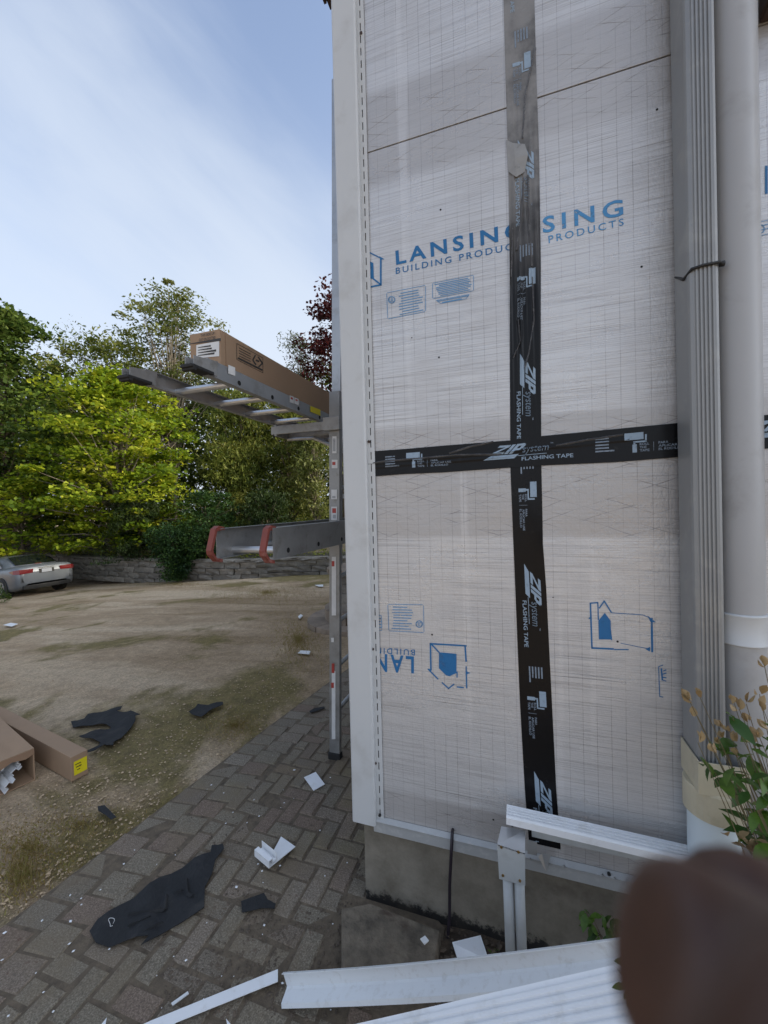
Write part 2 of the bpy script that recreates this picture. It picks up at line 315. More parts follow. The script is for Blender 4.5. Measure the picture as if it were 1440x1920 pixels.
def groundmat():
    m, n, l, b, out = newmat('gravel'); g = n.new('ShaderNodeNewGeometry').outputs['Position']
    sp = n.new('ShaderNodeSeparateXYZ'); l.new(g, sp.inputs[0])
    # wheel tracks run in an arc from the near left towards the car
    mpp = n.new('ShaderNodeMapping'); mpp.inputs['Rotation'].default_value = (0, 0, RAD(33)); mpp.inputs['Scale'].default_value = (.22, 1.5, 1); l.new(g, mpp.inputs[0])
    tr = noise(n, l, mpp.outputs[0], .62, 6, .6, .5); a = noise(n, l, g, .9, 8, .6); fine = noise(n, l, g, 38, 8, .75); sp2 = noise(n, l, g, 110, 4, .7)
    c = ramp(n, l, a, [(.3, (.34, .235, .14)), (.52, (.43, .305, .19)), (.72, (.50, .37, .24))])
    c = mixc(n, l, mrange(n, l, tr, .48, .60, 0, .85), c, (.57, .435, .295)); c = mixc(n, l, mrange(n, l, tr, .46, .36, 0, .7), c, (.25, .165, .08))
    # grass and moss along the paving edge, near the boxes and by the steps
    mossn = noise(n, l, g, .55, 6, .62, .4)
    edge = mrange(n, l, math_(n, l, 'ABSOLUTE', math_(n, l, 'ADD', sp.outputs[0], 2.35)), .75, .1)
    edge = math_(n, l, 'MULTIPLY', edge, .09)
    far = mrange(n, l, math_(n, l, 'ADD', math_(n, l, 'MULTIPLY', sp.outputs[0], .8), sp.outputs[1]), 1.4, 6., 0, .15)
    mo = mrange(n, l, math_(n, l, 'ADD', math_(n, l, 'ADD', mossn, edge), far), .54, .64)
    mc = ramp(n, l, noise(n, l, g, 7, 7, .7), [(.3, (.12, .085, .028)), (.5, (.185, .145, .04)), (.7, (.26, .18, .08))])
    c = mixc(n, l, math_(n, l, 'MULTIPLY', mo, .88), c, mc)
    k = mrange(n, l, fine, .3, .72, .75, 1.25); k2 = mrange(n, l, sp2, .3, .7, .78, 1.22); k = math_(n, l, 'MULTIPLY', k, k2)
    cc = n.new('ShaderNodeCombineColor'); [l.new(k, cc.inputs[i]) for i in range(3)]; c = mixc(n, l, 1., c, cc.outputs[0], 'MULTIPLY')
    c = mixc(n, l, mrange(n, l, noise(n, l, g, 7, 7, .8), .66, .76, 0, .5), c, (.07, .05, .035))
    l.new(c, b.inputs['Base Color']); b.inputs['Roughness'].default_value = .96
    k3 = mrange(n, l, noise(n, l, g, 9, 7, .75), .3, .7, .82, 1.18); cc3 = n.new('ShaderNodeCombineColor'); [l.new(k3, cc3.inputs[i]) for i in range(3)]; c = mixc(n, l, 1., c, cc3.outputs[0], 'MULTIPLY'); l.new(c, b.inputs['Base Color'])
    h = math_(n, l, 'ADD', fine, math_(n, l, 'MULTIPLY', sp2, .5)); bump(n, l, b, h, .8, .03)
groundmat()
basic('bank_soil', (.06, .05, .03), 1, 0, .5, 3, .8, 20, .05)
basic('pebble', (.42, .31, .20), .9, 0, .3, 30, .2, 60, obj_var=.2)
basic('aluminium', (.42, .43, .44), .42, .75, .12, 7, .08, 40, .001, dirt=(.22, .20, .17), dirtamt=.45, dscale=9)
basic('aluminium_dull', (.30, .30, .295), .5, .55, .18, 8, .1, 40, .001, dirt=(.13, .11, .09), dirtamt=.5, dscale=12)
basic('aluminium_bright', (.60, .61, .62), .34, .8, .08, 9, .06, 40, .001)
basic('rubber', (.018, .018, .018), .8, 0, .3, 30, .3, 80)
basic('red_cap', (.20, .045, .032), .6, 0, .2, 12, .1, 60, dirt=(.4, .25, .22), dirtamt=.5, dscale=20)
basic('cardboard', (.33, .215, .135), .8, 0, .07, 4, .1, 30, .001, dirt=(.22, .14, .085), dirtamt=.35, dscale=5)
basic('cardboard_in', (.26, .16, .10), .85, 0, .1, 5, .1, 30)
basic('paper', (.75, .75, .74), .7, 0, .03, 5, .05, 30)
basic('yellow_label', (.75, .62, .02), .55, 0, .04, 8, .03, 30)
basic('white_label', (.66, .66, .65), .5, 0, .08, 20, .03, 30)
basic('felt', (.015, .016, .018), .85, 0, .45, 9, .7, 24, .008, dirt=(.06, .055, .048), dirtamt=.4, dscale=9)
basic('downspout_paint', (.26, .265, .265), .42, .2, .07, 3, .06, 30, .001, dirt=(.40, .395, .37), dirtamt=.4, dscale=10)
basic('pipe_grey', (.36, .36, .362), .36, 0, .05, 2, .05, 14, .002, dirt=(.22, .21, .195), dirtamt=.5, dscale=5)
basic('pipe_pale', (.58, .66, .70), .45, 0, .05, 4, .05, 20)
basic('adapter', (.50, .45, .33), .5, 0, .1, 6, .08, 30, .001, dirt=(.30, .25, .16), dirtamt=.4, dscale=9)
basic('cord', (.012, .012, .013), .6, 0, .2, 30, .2, 200)
basic('cord_purple', (.020, .014, .020), .5, 0, .2, 30, .1, 200)
basic('grey_paint', (.42, .44, .44), .5, .1, .06, 6, .06, 40, dirt=(.24, .22, .19), dirtamt=.3, dscale=10)
basic('brass', (.35, .22, .08), .4, .8, .2, 30, 0)
basic('dark_hole', (.01, .01, .01), .9, 0, 0, 3, 0)
basic('wood_gap', (.02, .015, .012), .95, 0, .3, 10, .3, 50)
basic('bark', (.12, .09, .065), .95, 0, .4, 8, .7, 30, .03)
basic('bark_pale', (.24, .20, .15), .95, 0, .35, 8, .6, 30, .03)
basic('stone', (.20, .178, .15), .95, 0, .35, 4, .8, 14, .03, dirt=(.10, .095, .07), dirtamt=.6, dscale=2, obj_var=.22)
basic('stone_step', (.26, .20, .15), .95, 0, .25, 6, .6, 25, .02, obj_var=.15)
basic('roof', (.05, .04, .035), .9, 0, .3, 8, .4, 30)
basic('brown_metal', (.05, .028, .02), .6, 0, .2, 20, .1, 40)
def carmat(name, col, metal, rough, coat):
    m, n, l, b, out = newmat(name); b.inputs['Base Color'].default_value = col+(1,); b.inputs['Metallic'].default_value = metal; b.inputs['Roughness'].default_value = rough
    b.inputs['Coat Weight'].default_value = coat; b.inputs['Coat Roughness'].default_value = .05
    tc = n.new('ShaderNodeTexCoord').outputs['Object']; l.new(mrange(n, l, noise(n, l, tc, 3, 5), .3, .7, rough*.8, rough*1.3), b.inputs['Roughness'])
carmat('car_paint', (.12, .135, .155), .3, .40, .45); carmat('car_glass', (.012, .016, .016), 0, .06, 1); carmat('car_red', (.13, .006, .008), 0, .2, 1)
carmat('car_black', (.012, .012, .012), 0, .6, 0); carmat('car_chrome', (.6, .6, .6), .9, .2, 0); carmat('car_plate', (.30, .32, .36), 0, .5, 0); carmat('car_rim', (.42, .43, .44), .8, .35, 0)
def skinmat():
    m, n, l, b, out = newmat('skin'); tc = n.new('ShaderNodeTexCoord').outputs['Object']
    c = ramp(n, l, noise(n, l, tc, 45, 5, .65), [(.3, (.045, .018, .011)), (.7, (.085, .036, .022))]); l.new(c, b.inputs['Base Color']); b.inputs['Roughness'].default_value = .5
    b.inputs['Subsurface Weight'].default_value = .1; b.inputs['Subsurface Radius'].default_value = (.004, .002, .001); bump(n, l, b, noise(n, l, tc, 900, 4), .15, .0005)
skinmat(); basic('sleeve', (.05, .06, .08), .9, 0, .2, 20, .3, 200)
G_ = lambda *a: [(i/(len(a)-1), c) for i, c in enumerate(a)]
leafmat('leaf_maple', G_((.07, .125, .010), (.165, .245, .016), (.28, .345, .022), (.47, .47, .045)), .45)
leafmat('leaf_green', G_((.03, .062, .012), (.065, .11, .02), (.11, .16, .03), (.16, .21, .045)), .4)
leafmat('leaf_locust', G_((.07, .095, .025), (.13, .155, .04), (.19, .21, .06), (.25, .25, .09)), .4)
leafmat('leaf_olive', G_((.06, .085, .018), (.115, .15, .028), (.19, .215, .04), (.28, .27, .07)), .42)
leafmat('leaf_dark', G_((.012, .024, .007), (.022, .042, .010), (.035, .062, .013), (.055, .085, .02)), .2)
leafmat('leaf_spruce', G_((.012, .035, .012), (.022, .058, .016), (.04, .09, .018), (.07, .13, .025)), .2)
leafmat('leaf_purple', G_((.035, .008, .010), (.06, .012, .014), (.09, .02, .02), (.13, .035, .03)))
leafmat('leaf_pale', G_((.08, .09, .04), (.13, .14, .06), (.17, .18, .09), (.22, .22, .12)))
leafmat('leaf_wood', G_((.04, .065, .015), (.075, .11, .022), (.12, .155, .03), (.18, .20, .05)), .4)
leafmat('cover_leaf', G_((.10, .13, .01), (.18, .20, .02), (.25, .26, .03), (.3, .3, .05)))
leafmat('turf', G_((.24, .15, .05), (.32, .23, .08), (.26, .24, .06), (.46, .33, .18)), .45)
def leafobj(name, c1, c2, trans=.3):
    m, n, l, b, out = newmat(name); oi = n.new('ShaderNodeObjectInfo').outputs['Random']; tc = n.new('ShaderNodeTexCoord').outputs['Object']
    c = mixc(n, l, oi, c1, c2); c = mixc(n, l, mrange(n, l, noise(n, l, tc, 60, 4), .4, .7, 0, .35), c, mul(c1, .6))
    l.new(c, b.inputs['Base Color']); b.inputs['Roughness'].default_value = .42
    t = n.new('ShaderNodeBsdfTranslucent'); l.new(c, t.inputs[0]); x = n.new('ShaderNodeMixShader'); x.inputs[0].default_value = trans
    l.new(b.outputs[0], x.inputs[1]); l.new(t.outputs[0], x.inputs[2]); l.new(x.outputs[0], out.inputs[0])
leafobj('shrub_leaf', (.03, .085, .012), (.10, .19, .02)); leafobj('seed_husk', (.30, .19, .08), (.45, .33, .18), .2); basic('stem', (.13, .10, .05), .8, 0, .2, 30, .1, 80)

# ------------------------------------------------------------------ ground
def axis(lo, hi, c, n):
    t = np.linspace(-1, 1, n); s = np.sign(t)*np.abs(t)**2.6
    return np.where(s < 0, c+s*(c-lo), c+s*(hi-c))
gx = axis(-260, 200, -2.2, 150); gy = axis(-120, 300, .6, 150)
V = []
for j, yy in enumerate(gy):
    for i, xx in enumerate(gx):
        h = gz(xx, yy); near = max(0, 1-math.hypot(xx+2, yy)/30)
        w = .018*math.sin(xx*1.7+yy*.6)*math.sin(yy*1.3-xx*.4)+.012*math.sin(3.1*xx+1.2*yy)
        k = min(1, max(0, (-2.1-xx)/.6)) if -6 < yy < 9 else 1
        V.append((xx, yy, h-.022+w*near*k))
nx = len(gx); Fc = [(j*nx+i, j*nx+i+1, (j+1)*nx+i+1, (j+1)*nx+i) for j in range(len(gy)-1) for i in range(nx-1)]
ground = mesh('ground', V, Fc, 'gravel', smooth=True, org=(0, 0, 0)); setp(ground, 'brown gravel drive with mossy patches running down to the wall', 'ground', kind='structure')

# paved walk: edge measured on the photograph
def edge_x(y): return -1.95+.105*(y+.4) if y < 2.2 else -1.677
def house_x(y): return -.63 if y > 0 else -.44
bed = MB(); rows = np.linspace(-1.6, 7.0, 44)
bv = []
for yy in rows:
    for k in range(8):
        x = edge_x(yy)+(house_x(.1)+.04-edge_x(yy))*k/7 if yy > 0 else edge_x(yy)+(-.30-edge_x(yy))*k/7
        bv.append((x, yy, gz(x, yy)-.0005))
bed.add(bv, [(j*8+i, j*8+i+1, j*8+i+9, j*8+i+8) for j in range(len(rows)-1) for i in range(7)])
walk = bed.build('paved_walk', 'joint_dirt', org=(0, 0, 0)); setp(walk, 'weathered grey paver walk along the side of the house', 'pavement', kind='structure')
def paver_mesh(a, b_, seed):
    r = random.Random(seed); h = .05; v = []
    for (z, ins) in ((-h, 0), (-.008, 0), (0, .007)):
        for sx, sy in ((-1, -1), (1, -1), (1, 1), (-1, 1)):
            v.append((sx*(a/2-ins)+r.uniform(-.0025, .0025), sy*(b_/2-ins)+r.uniform(-.0025, .0025), z))
    f = [(8, 9, 10, 11)]+[(l_*4+i, l_*4+(i+1) % 4, l_*4+4+(i+1) % 4, l_*4+4+i) for l_ in (0, 1) for i in range(4)]
    me = bpy.data.meshes.new('paver'); me.from_pydata(v, [], f); me.materials.append(M['paver']); return me
PL, PW = .168, .084
PM = {0: [paver_mesh(PL-.006, PW-.006, i) for i in range(5)], 1: [paver_mesh(PW-.006, PL-.006, 10+i) for i in range(5)], 2: [paver_mesh(.158, .112, 20+i) for i in range(5)], 3: [paver_mesh(PW-.006, PW-.006, 30+i) for i in range(3)]}
cells = []
# two courses of larger setts along the drive edge
for c_ in (0, 1):
    y = -1.5+.07*c_
    while y < 6.6:
        x = edge_x(y)+.085+.165*c_; cells.append((x, y, 2, .105*.9)); y += .119
X0 = -1.56
cover = set()
for i in range(-30, 50):
    for j in range(-30, 110):
        # herringbone
        k = (i-j) % 4
        if k == 0: c_ = (X0+(i+1)*PW, -1.5+(j+.5)*PW, 0)
        elif k == 2: c_ = (X0+(i+.5)*PW, -1.5+j*PW, 1)
        else: continue
        x, y, o_ = c_
        hx = PL/2 if o_ == 0 else PW/2
        hy = PW/2 if o_ == 0 else PL/2
        if y < -1.45 or y > 6.5 or x-hx < edge_x(y)+.290: continue
        if y+hy > -.02 and x+hx > -.60: continue
        if x+hx > -.40: continue
        if x+hx > -.69 and -.27 < y+hy and y-hy < .0: continue
        cells.append((x, y, o_, 0)); cover.add((i, j)); cover.add((i+1, j) if o_ == 0 else (i, j-1))
for i in range(-30, 50):
    for j in range(-30, 110):
        x, y = X0+(i+.5)*PW, -1.5+(j+.5)*PW
        if (i, j) in cover or y < -1.45 or y > 6.5 or x-PW/2 < edge_x(y)+.290: continue
        if y+PW/2 > -.02 and x+PW/2 > -.60: continue
        if x+PW/2 > -.40 or (x+PW/2 > -.69 and -.27 < y+PW/2 and y-PW/2 < 0): continue
        cells.append((x, y, 3, 0))
def seen(p):
    v = Vector(p)-CAM; d = v.dot(FW)
    if d < .1: return -1
    x = 720+F_PX*v.dot(RT)/d; y = 960-F_PX*v.dot(UP)/d
    if -30 < x < 720 and y < 1960: return 1/d
    return -1/d
cells.sort(key=lambda c: -seen((c[0], c[1], 0)))
restV = []; restR = []
for q, (x, y, o_, rz) in enumerate(cells):
    z = gz(x, y)+.004+random.uniform(-.005, .004); me = random.choice(PM[o_]); tilt = (random.uniform(-.02, .02), random.uniform(-.02, .02), rz+random.uniform(-.025, .025))
    if q < 298:
        p = bpy.data.objects.new('paver', me); COL.objects.link(p); p.parent = walk; p.location = (x, y, z); p.rotation_euler = tilt
    else:
        mt = Matrix.Translation((x, y, z)) @ Matrix.Rotation(tilt[2], 4, 'Z')
        rv_ = random.random()
        for f in me.polygons: restR.append(rv_); restV.append([tuple(mt @ me.vertices[i].co) for i in f.vertices])
if restV:
    r_ = fastmesh('pavers_beyond', np.array([a for f in restV for a in f]), 4, 'paver', walk, restR); r_['kind'] = 'stuff'

# planting bed along the front of the house
sv = []; ns = 26
for j in range(9):
    for i in range(ns):
        x = -.42+3.2*i/(ns-1); y = -.75+.80*j/8; sv.append((x, y, -.012+random.uniform(-.006, .014)))
mesh('planting_bed', sv, [(j*ns+i, j*ns+i+1, j*ns+ns+i+1, j*ns+ns+i) for j in range(8) for i in range(ns-1)], 'soil', org=(0, 0, 0), smooth=True)
setp(bpy.data.objects['planting_bed'], 'dark soil bed at the foot of the foundation', 'bed', kind='structure')

# ------------------------------------------------------------------ house
HX, HY, HZ = 9.0, 15.0, 5.6
house = empty('house', (0, 0, 0), 'house wrapped in silver foil-faced insulation boards with white corner trim', 'house')
MB().box((3.835, HY/2+.02, .165-.25), (8.93, HY, .33+.5)).build('foundation', 'concrete', house)
MB().box((3.84, HY/2+.03, .34+(HZ-.34)/2), (8.94, HY-.006, HZ-.34)).build('wall_core', 'wood_gap', house)
def board(x0, x1, z0, z1, tilt=0):
    g = .0024; mb = MB(); mb.box(((x0+x1)/2, .0125, (z0+z1)/2), (x1-x0-2*g, .025, z1-z0-2*g), bev=.0015); return mb.build('insulation_board', 'foil', house)
ZR = [.375, 1.785, 3.0, 4.22, 5.6]
SEAM = [.034, 2.45, 4.9, 7.3, HX-.66]
PREV = -.665
for z0, z1 in zip(ZR[:-1], ZR[1:]):
    a = PREV
    for s_ in SEAM: board(a, s_, z0, z1); a = s_
for y0 in range(0, 15, 3):          # boards of the side wall
    for z0, z1 in zip(ZR[:-1], ZR[1:]):
        mb = MB(); mb.box((-.652, y0+1.53, (z0+z1)/2), (.025, 2.996, z1-z0-.003), bev=.0015); mb.build('insulation_board', 'foil', house)
# roof
rv = [(-1.1, -.5, 5.62), (HX, -.5, 5.62), (HX, HY+.5, 5.62), (-1.1, HY+.5, 5.62), (-1.1, HY/2, 8.6), (HX, HY/2, 8.6)]
mesh('roof', rv, [(0, 3, 2, 1), (0, 1, 5, 4), (2, 3, 4, 5), (0, 4, 3), (1, 2, 5)], 'roof', house)
q = onX(612, 2, -.80); q += Vector((.03, 0, .02)); MB().box(q, (.06, .08, .03)).box(q+Vector((-.03, -.02, -.02)), (.012, .02, .05)).build('eave_bracket', 'brown_metal', house)
# corner post: face, return and slotted nailing flange
zb, zt = .352, 5.58
yf = -.026
pa, pb = onY(646, 950, yf).x, onY(688, 950, yf).x
mb = MB(); th = .0022
prof = [(pa+.004, .10), (pa, .10), (pa, yf+.004), (pa+.004, yf), (pb-.004, yf), (pb, yf+.004), (pb, -.006)]
mb.strip(prof, -th, (0, 0, zb), (0, 0, zt), (1, 0, 0), (0, 1, 0))
post = mb.build('corner_post', 'vinyl', house)
fl0, fl1 = pb, pb+.031; fy = -.006; s0, s1 = fl0+.0135, fl0+.0175
mb = MB(); mb.box(((fl0+s0)/2, fy, (zb+zt)/2+.004), (s0-fl0, .0018, zt-zb-.01)); mb.box(((s1+fl1)/2, fy, (zb+zt)/2+.004), (fl1-s1, .0018, zt-zb-.01))
z = zb+.01; pitch, slot = .0475, .030
while z < zt-.06: mb.box(((s0+s1)/2, fy, z+(pitch-slot)/2), (s1-s0, .0018, pitch-slot)); z += pitch
mb.build('nailing_flange', 'vinyl', house)
mb = MB(); mb.box(((s0+s1)/2, -.0024, (zb+zt)/2), (s1-s0+.004, .001, zt-zb-.03)); mb.build('slot_shade', 'wood_gap', house)  # dark strip added behind the slots to stand in for their shade
for (px, py) in ((692, 828), (699, 1217), (704, 1431), (677, 62)):
    q = onY(px, py, fy-.002); MB().tube([q+Vector((0, .002, 0)), q+Vector((0, -.003, 0))], .0055, 8).build('nail', 'brown_metal', house)
# starter strip at the foot of the boards
mb = MB(); A = (pb-.01, 0, .352); B = (HX-.7, 0, .352)
mb.strip([(.020, -.030), (-.012, -.030), (-.016, .004), (-.020, .016), (-.001, .024), (.004, .020)], .0018, A, B, (0, 1, 0), (0, 0, 1))
mb.build('starter_strip', 'strip_grey', house)
for px, py in ((712, 1529), (1142, 1639)):
    q = onY(px, py, -.016); MB().tube([q+Vector((0, .004, 0)), q+Vector((0, -.0025, 0))], .0055, 8).build('screw', 'rubber', house)
# torn film under the right-hand boards
px = 992
while px < 1190:
    a = onY(px, 1612+(px-992)*.23, -.018); mesh('torn_film', [a, a+Vector((.012, -.004, .004)), a+Vector((.004, -.006, random.uniform(.006, .02)))], [(0, 1, 2)], 'aluminium_bright', house); px += random.uniform(10, 40)
q = onY(1016, 1600, -.03); mb = MB(); mb.add([q, q+Vector((.03, -.01, .012)), q+Vector((.012, -.012, -.05)), q+Vector((-.012, -.004, -.012))], [(0, 1, 2), (0, 2, 3)]); mb.build('torn_film', 'aluminium_bright', house)
# nail dimples in the boards
for px, py in ((826, 393), (810, 1190), (1158, 1203), (772, 633), (823, 670), (1037, 1120), (1232, 205), (925, 1537), (1203, 500)):
    q = onY(px, py, -.0006); r_ = .0036 if px not in (772, 1037) else .0022
    mb = MB(); mb.tube([q+Vector((0, .001, 0)), q], r_, 9); mb.build('nail_hole', 'dark_hole', house)

# ------------------------------------------------------------------ flashing tape and its print
def interp(pts, k, v):
    pts = sorted(pts, key=lambda p: p[k])
    if v <= pts[0][k]: return pts[0][1-k]
    for a, b_ in zip(pts[:-1], pts[1:]):
        if v <= b_[k]: return a[1-k]+(b_[1-k]-a[1-k])*(v-a[k])/(b_[k]-a[k])
    return pts[-1][1-k]
Lp = [(944, 0), (948, 150), (953, 300), (956, 500), (956, 700), (957, 880), (961, 980), (968, 1150), (975, 1320), (984, 1480), (992, 1582)]
Rp = [(1002, 0), (1006, 150), (1011, 300), (1014, 500), (1014, 700), (1015, 870), (1017, 960), (1018, 1020), (1024, 1100), (1034, 1300), (1043, 1480), (1051, 1588)]
Tp = [(690, 847), (760, 842), (830, 836), (957, 826), (1014, 818), (1150, 805), (1275, 793), (1440, 778)]
Bp = [(692, 894), (760, 889), (830, 886), (957, 877), (1015, 873), (1150, 867), (1275, 857), (1440, 841)]
W = lambda p: (onY(p[0], p[1], 0).x, onY(p[0], p[1], 0).z)
Lw, Rw, Tw, Bw = [[W(p) for p in a] for a in (Lp, Rp, Tp, Bp)]
for a in (Lw, Rw): a.append((a[0][0]-.01, 5.58))
for a in (Tw, Bw): a.append((HX-.7, a[-1][1]+.0))
def wrinkleV(z, u):      # lengthwise folds where the tape was pulled while being laid
    k = math.exp(-((z-2.42)/.40)**2)
    c = .12*math.sin(2.1*z+.6)
    r = abs(math.sin(u*9+3*c+1.7*math.sin(z*3.1)))**6+.8*abs(math.sin(u*5.3-1.2+2.4*math.sin(z*1.9+1)))**10
    return -k*.0055*r - .0009*abs(math.sin(u*3+z*7))*math.exp(-((z-2.9)/.5)**2)
def wrinkleH(x, u): 
    f1 = math.exp(-(((u-(.12+.30*(x+.2)))/.045)**2))*(1 if -.62 < x < .35 else 0); f2 = math.exp(-(((u+.18-.15*x)/.05)**2))*(1 if -.6 < x < -.05 else 0)
    return -.0030*f1-.0024*f2
def VT(z, u, off=0):     # u -1..1 across, world point on the vertical tape
    a, b_ = interp(Lw, 1, z), interp(Rw, 1, z); return Vector((a+(b_-a)*(u+1)/2, -.0012+wrinkleV(z, u)-off, z))
def HT(x, u, off=0):
    a, b_ = interp(Bw, 0, x), interp(Tw, 0, x); return Vector((x, -.0046+wrinkleH(x, u)-off, a+(b_-a)*(u+1)/2))
def grid(fn, S, Us): 
    v = [fn(s, u) for s in S for u in Us]; n = len(Us); return v, [(j*n+i, j*n+i+1, (j+1)*n+i+1, (j+1)*n+i) for j in range(len(S)-1) for i in range(n-1)]
zbot = W((1020, 1585))[1]
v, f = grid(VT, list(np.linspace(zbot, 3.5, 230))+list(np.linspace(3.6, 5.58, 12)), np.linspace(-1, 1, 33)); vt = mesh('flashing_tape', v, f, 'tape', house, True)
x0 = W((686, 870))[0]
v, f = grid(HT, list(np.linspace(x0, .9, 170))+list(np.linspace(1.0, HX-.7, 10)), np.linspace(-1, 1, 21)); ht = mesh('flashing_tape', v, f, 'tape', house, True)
# curled end of the horizontal tape
q = HT(x0, -1); mesh('tape_end', [q+Vector((0, -.001, .045)), q+Vector((.012, -.002, .03)), q+Vector((.012, -.002, .0)), q+Vector((.004, -.004, -.006)), q+Vector((-.008, -.012, .022)), q+Vector((-.004, -.016, .034))], [(0, 1, 2, 3, 4, 5)], 'tape', house)
basic('tape_glint', (.13, .13, .135), .24, 0, .3, 30, .1, 60)  # lighter colour painted on the creases in place of glossy highlights
basic('film_grey', (.27, .265, .255), .32, 0, .2, 14, .3, 40, .003)
Pz = lambda a, b_, y: onY(a, b_, y)
pv_ = [Pz(949, 262, -.004), Pz(962, 268, -.010), Pz(984, 270, -.007), Pz(990, 290, -.010), Pz(984, 322, -.006), Pz(968, 332, -.011), Pz(953, 322, -.004), Pz(966, 296, -.014)]
mesh('tape_flap', pv_, [(0, 1, 7), (1, 2, 7), (2, 3, 7), (3, 4, 7), (4, 5, 7), (5, 6, 7), (6, 0, 7)], 'film_grey', house)
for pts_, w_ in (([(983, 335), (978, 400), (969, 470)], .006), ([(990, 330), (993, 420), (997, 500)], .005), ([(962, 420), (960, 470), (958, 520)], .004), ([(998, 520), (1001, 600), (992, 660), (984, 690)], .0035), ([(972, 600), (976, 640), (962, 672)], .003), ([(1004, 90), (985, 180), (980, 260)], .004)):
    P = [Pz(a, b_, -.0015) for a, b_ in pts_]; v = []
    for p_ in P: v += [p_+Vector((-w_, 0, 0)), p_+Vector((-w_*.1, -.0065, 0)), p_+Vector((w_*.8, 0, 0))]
    mesh('tape_crease', v, [(i*3+k, i*3+k+1, i*3+k+4, i*3+k+3) for i in range(len(P)-1) for k in (0, 1)], 'tape_glint', house)
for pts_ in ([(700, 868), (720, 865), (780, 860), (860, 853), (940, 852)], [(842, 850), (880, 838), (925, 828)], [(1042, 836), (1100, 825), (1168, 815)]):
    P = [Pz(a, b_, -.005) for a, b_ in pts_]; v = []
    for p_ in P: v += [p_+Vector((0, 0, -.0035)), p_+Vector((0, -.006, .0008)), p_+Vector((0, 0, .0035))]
    mesh('tape_crease', v, [(i*3+k, i*3+k+3, i*3+k+4, i*3+k+1) for i in range(len(P)-1) for k in (0, 1)], 'tape_glint', house)
def text2d(body, size=1., shear=0., bold=0., space=1.):
    cu = bpy.data.curves.new('txt', 'FONT'); cu.body = body; cu.size = size; cu.shear = shear; cu.offset = bold; cu.space_character = space; cu.resolution_u = 3
    ob = bpy.data.objects.new('txt', cu); COL.objects.link(ob); dg = bpy.context.evaluated_depsgraph_get(); dg.update()
    me = bpy.data.meshes.new_from_object(ob.evaluated_get(dg)); v = [(a.co.x, a.co.y) for a in me.vertices]; f = [tuple(p.vertices) for p in me.polygons]
    bpy.data.objects.remove(ob); bpy.data.curves.remove(cu); bpy.data.meshes.remove(me); return v, f
def norm2d(vf):
    v, f = vf; a = np.array(v); lo, hi = a.min(0), a.max(0); return [tuple((p-lo)/(hi-lo)) for p in a], f
class P2:
    def __init__(s): s.v = []; s.f = []
    def add(s, v, f): b = len(s.v); s.v += list(v); s.f += [tuple(i+b for i in q) for q in f]
    def quad(s, P, n=8):
        a, b_, c, d = [Vector(p) for p in P]; v = [tuple(a.lerp(b_, i/2).lerp(d.lerp(c, i/2), j/n)) for j in range(n+1) for i in range(3)]
        s.add(v, [(j*3+i, j*3+i+1, j*3+i+4, j*3+i+3) for j in range(n) for i in range(2)])
    def rect(s, x0, x1, y0, y1, k=0): s.quad([(x0, y0), (x1, y0), (x1+k, y1), (x0+k, y1)], 6)
    def text(s, body, x0, x1, y0, y1, shear=0, bold=0, space=1.): v, f = norm2d(text2d(body, 1, shear, bold, space)); s.add([(x0+a*(x1-x0), y0+b*(y1-y0)) for a, b in v], f)
def tape_cycle(cut=None):
    """one repeat of the print, s along the tape in metres, t across (-1..1)"""
    A = P2(); D = P2()
    for i in range(5): D.rect(0, .040+(.016 if i == 4 else 0), .42-.19*i, .42-.19*i+.09)
    A.rect(.085, .139, .24, .66); A.rect(.143, .148, .10, .52); A.rect(.110, .148, .06, .15); A.rect(.110, .116, -.06, .1); A.rect(.1075, .120, -.52, -.04)
    for i, w in enumerate(('ROLL', 'THE', 'TAPE')): D.text(w, .128, .155 if w != 'THE' else .147, -.12-.19*i, .02-.19*i, bold=.02)
    D.rect(.166, .1672, -.5, .03)
    for i, (w, e) in enumerate((('PARA', .207), ('APLICAR USE', .256), ('EL RODILLO', .245))): D.text(w, .180, e, -.12-.19*i, .02-.19*i, bold=.02)
    zx = lambda u, v_: (.400+u+.030*(v_-.02)/.64, v_)
    for pl_ in ([(0, .02), (.040, .02), (.040, .17), (0, .17)], [(0, .51), (.040, .51), (.040, .66), (0, .66)], [(.0, .17), (.013, .17), (.040, .51), (.027, .51)],
                [(.044, .02), (.056, .02), (.056, .66), (.044, .66)], [(.060, .02), (.072, .02), (.072, .66), (.060, .66)], [(.072, .52), (.086, .52), (.090, .60), (.086, .66), (.072, .66)], [(.072, .22), (.086, .22), (.090, .28), (.086, .35), (.072, .35)], [(.0815, .35), (.0935, .30), (.0935, .58), (.0815, .52)]):
        A.quad([zx(*q_) for q_ in pl_], 12) if len(pl_) == 4 else A.add([zx(*q_) for q_ in pl_], [tuple(range(len(pl_)))]); A.text('system', .506, .592, -.14, .40, shear=.22, bold=.004)
    A.quad([(.372, -.34), (.478, -.34), (.494, -.06), (.40, -.06)]); A.rect(.49, .585, -.20, -.165); D.text('TM', .597, .606, .44, .52, bold=.02)
    A.text('FLASHING TAPE', .503, .668, -.56, -.30, bold=.012, space=1.0)
    return A, D
A_, D_ = tape_cycle()
def subdiv2(v, f):       # split long triangles so the print follows the folds
    return v, f
def put_print(fn, p, name, mat, parent, lo, hi):
    v = []; f = []
    W_ = [fn(a, b_) for a, b_ in p.v]
    ok = [lo <= a <= hi for a in [fn.key(a) for a, b_ in p.v]]
    f = [q for q in p.f if all(ok[i] for i in q)]
    if f: mesh(name, W_, f, mat, parent)['kind'] = 'stuff'
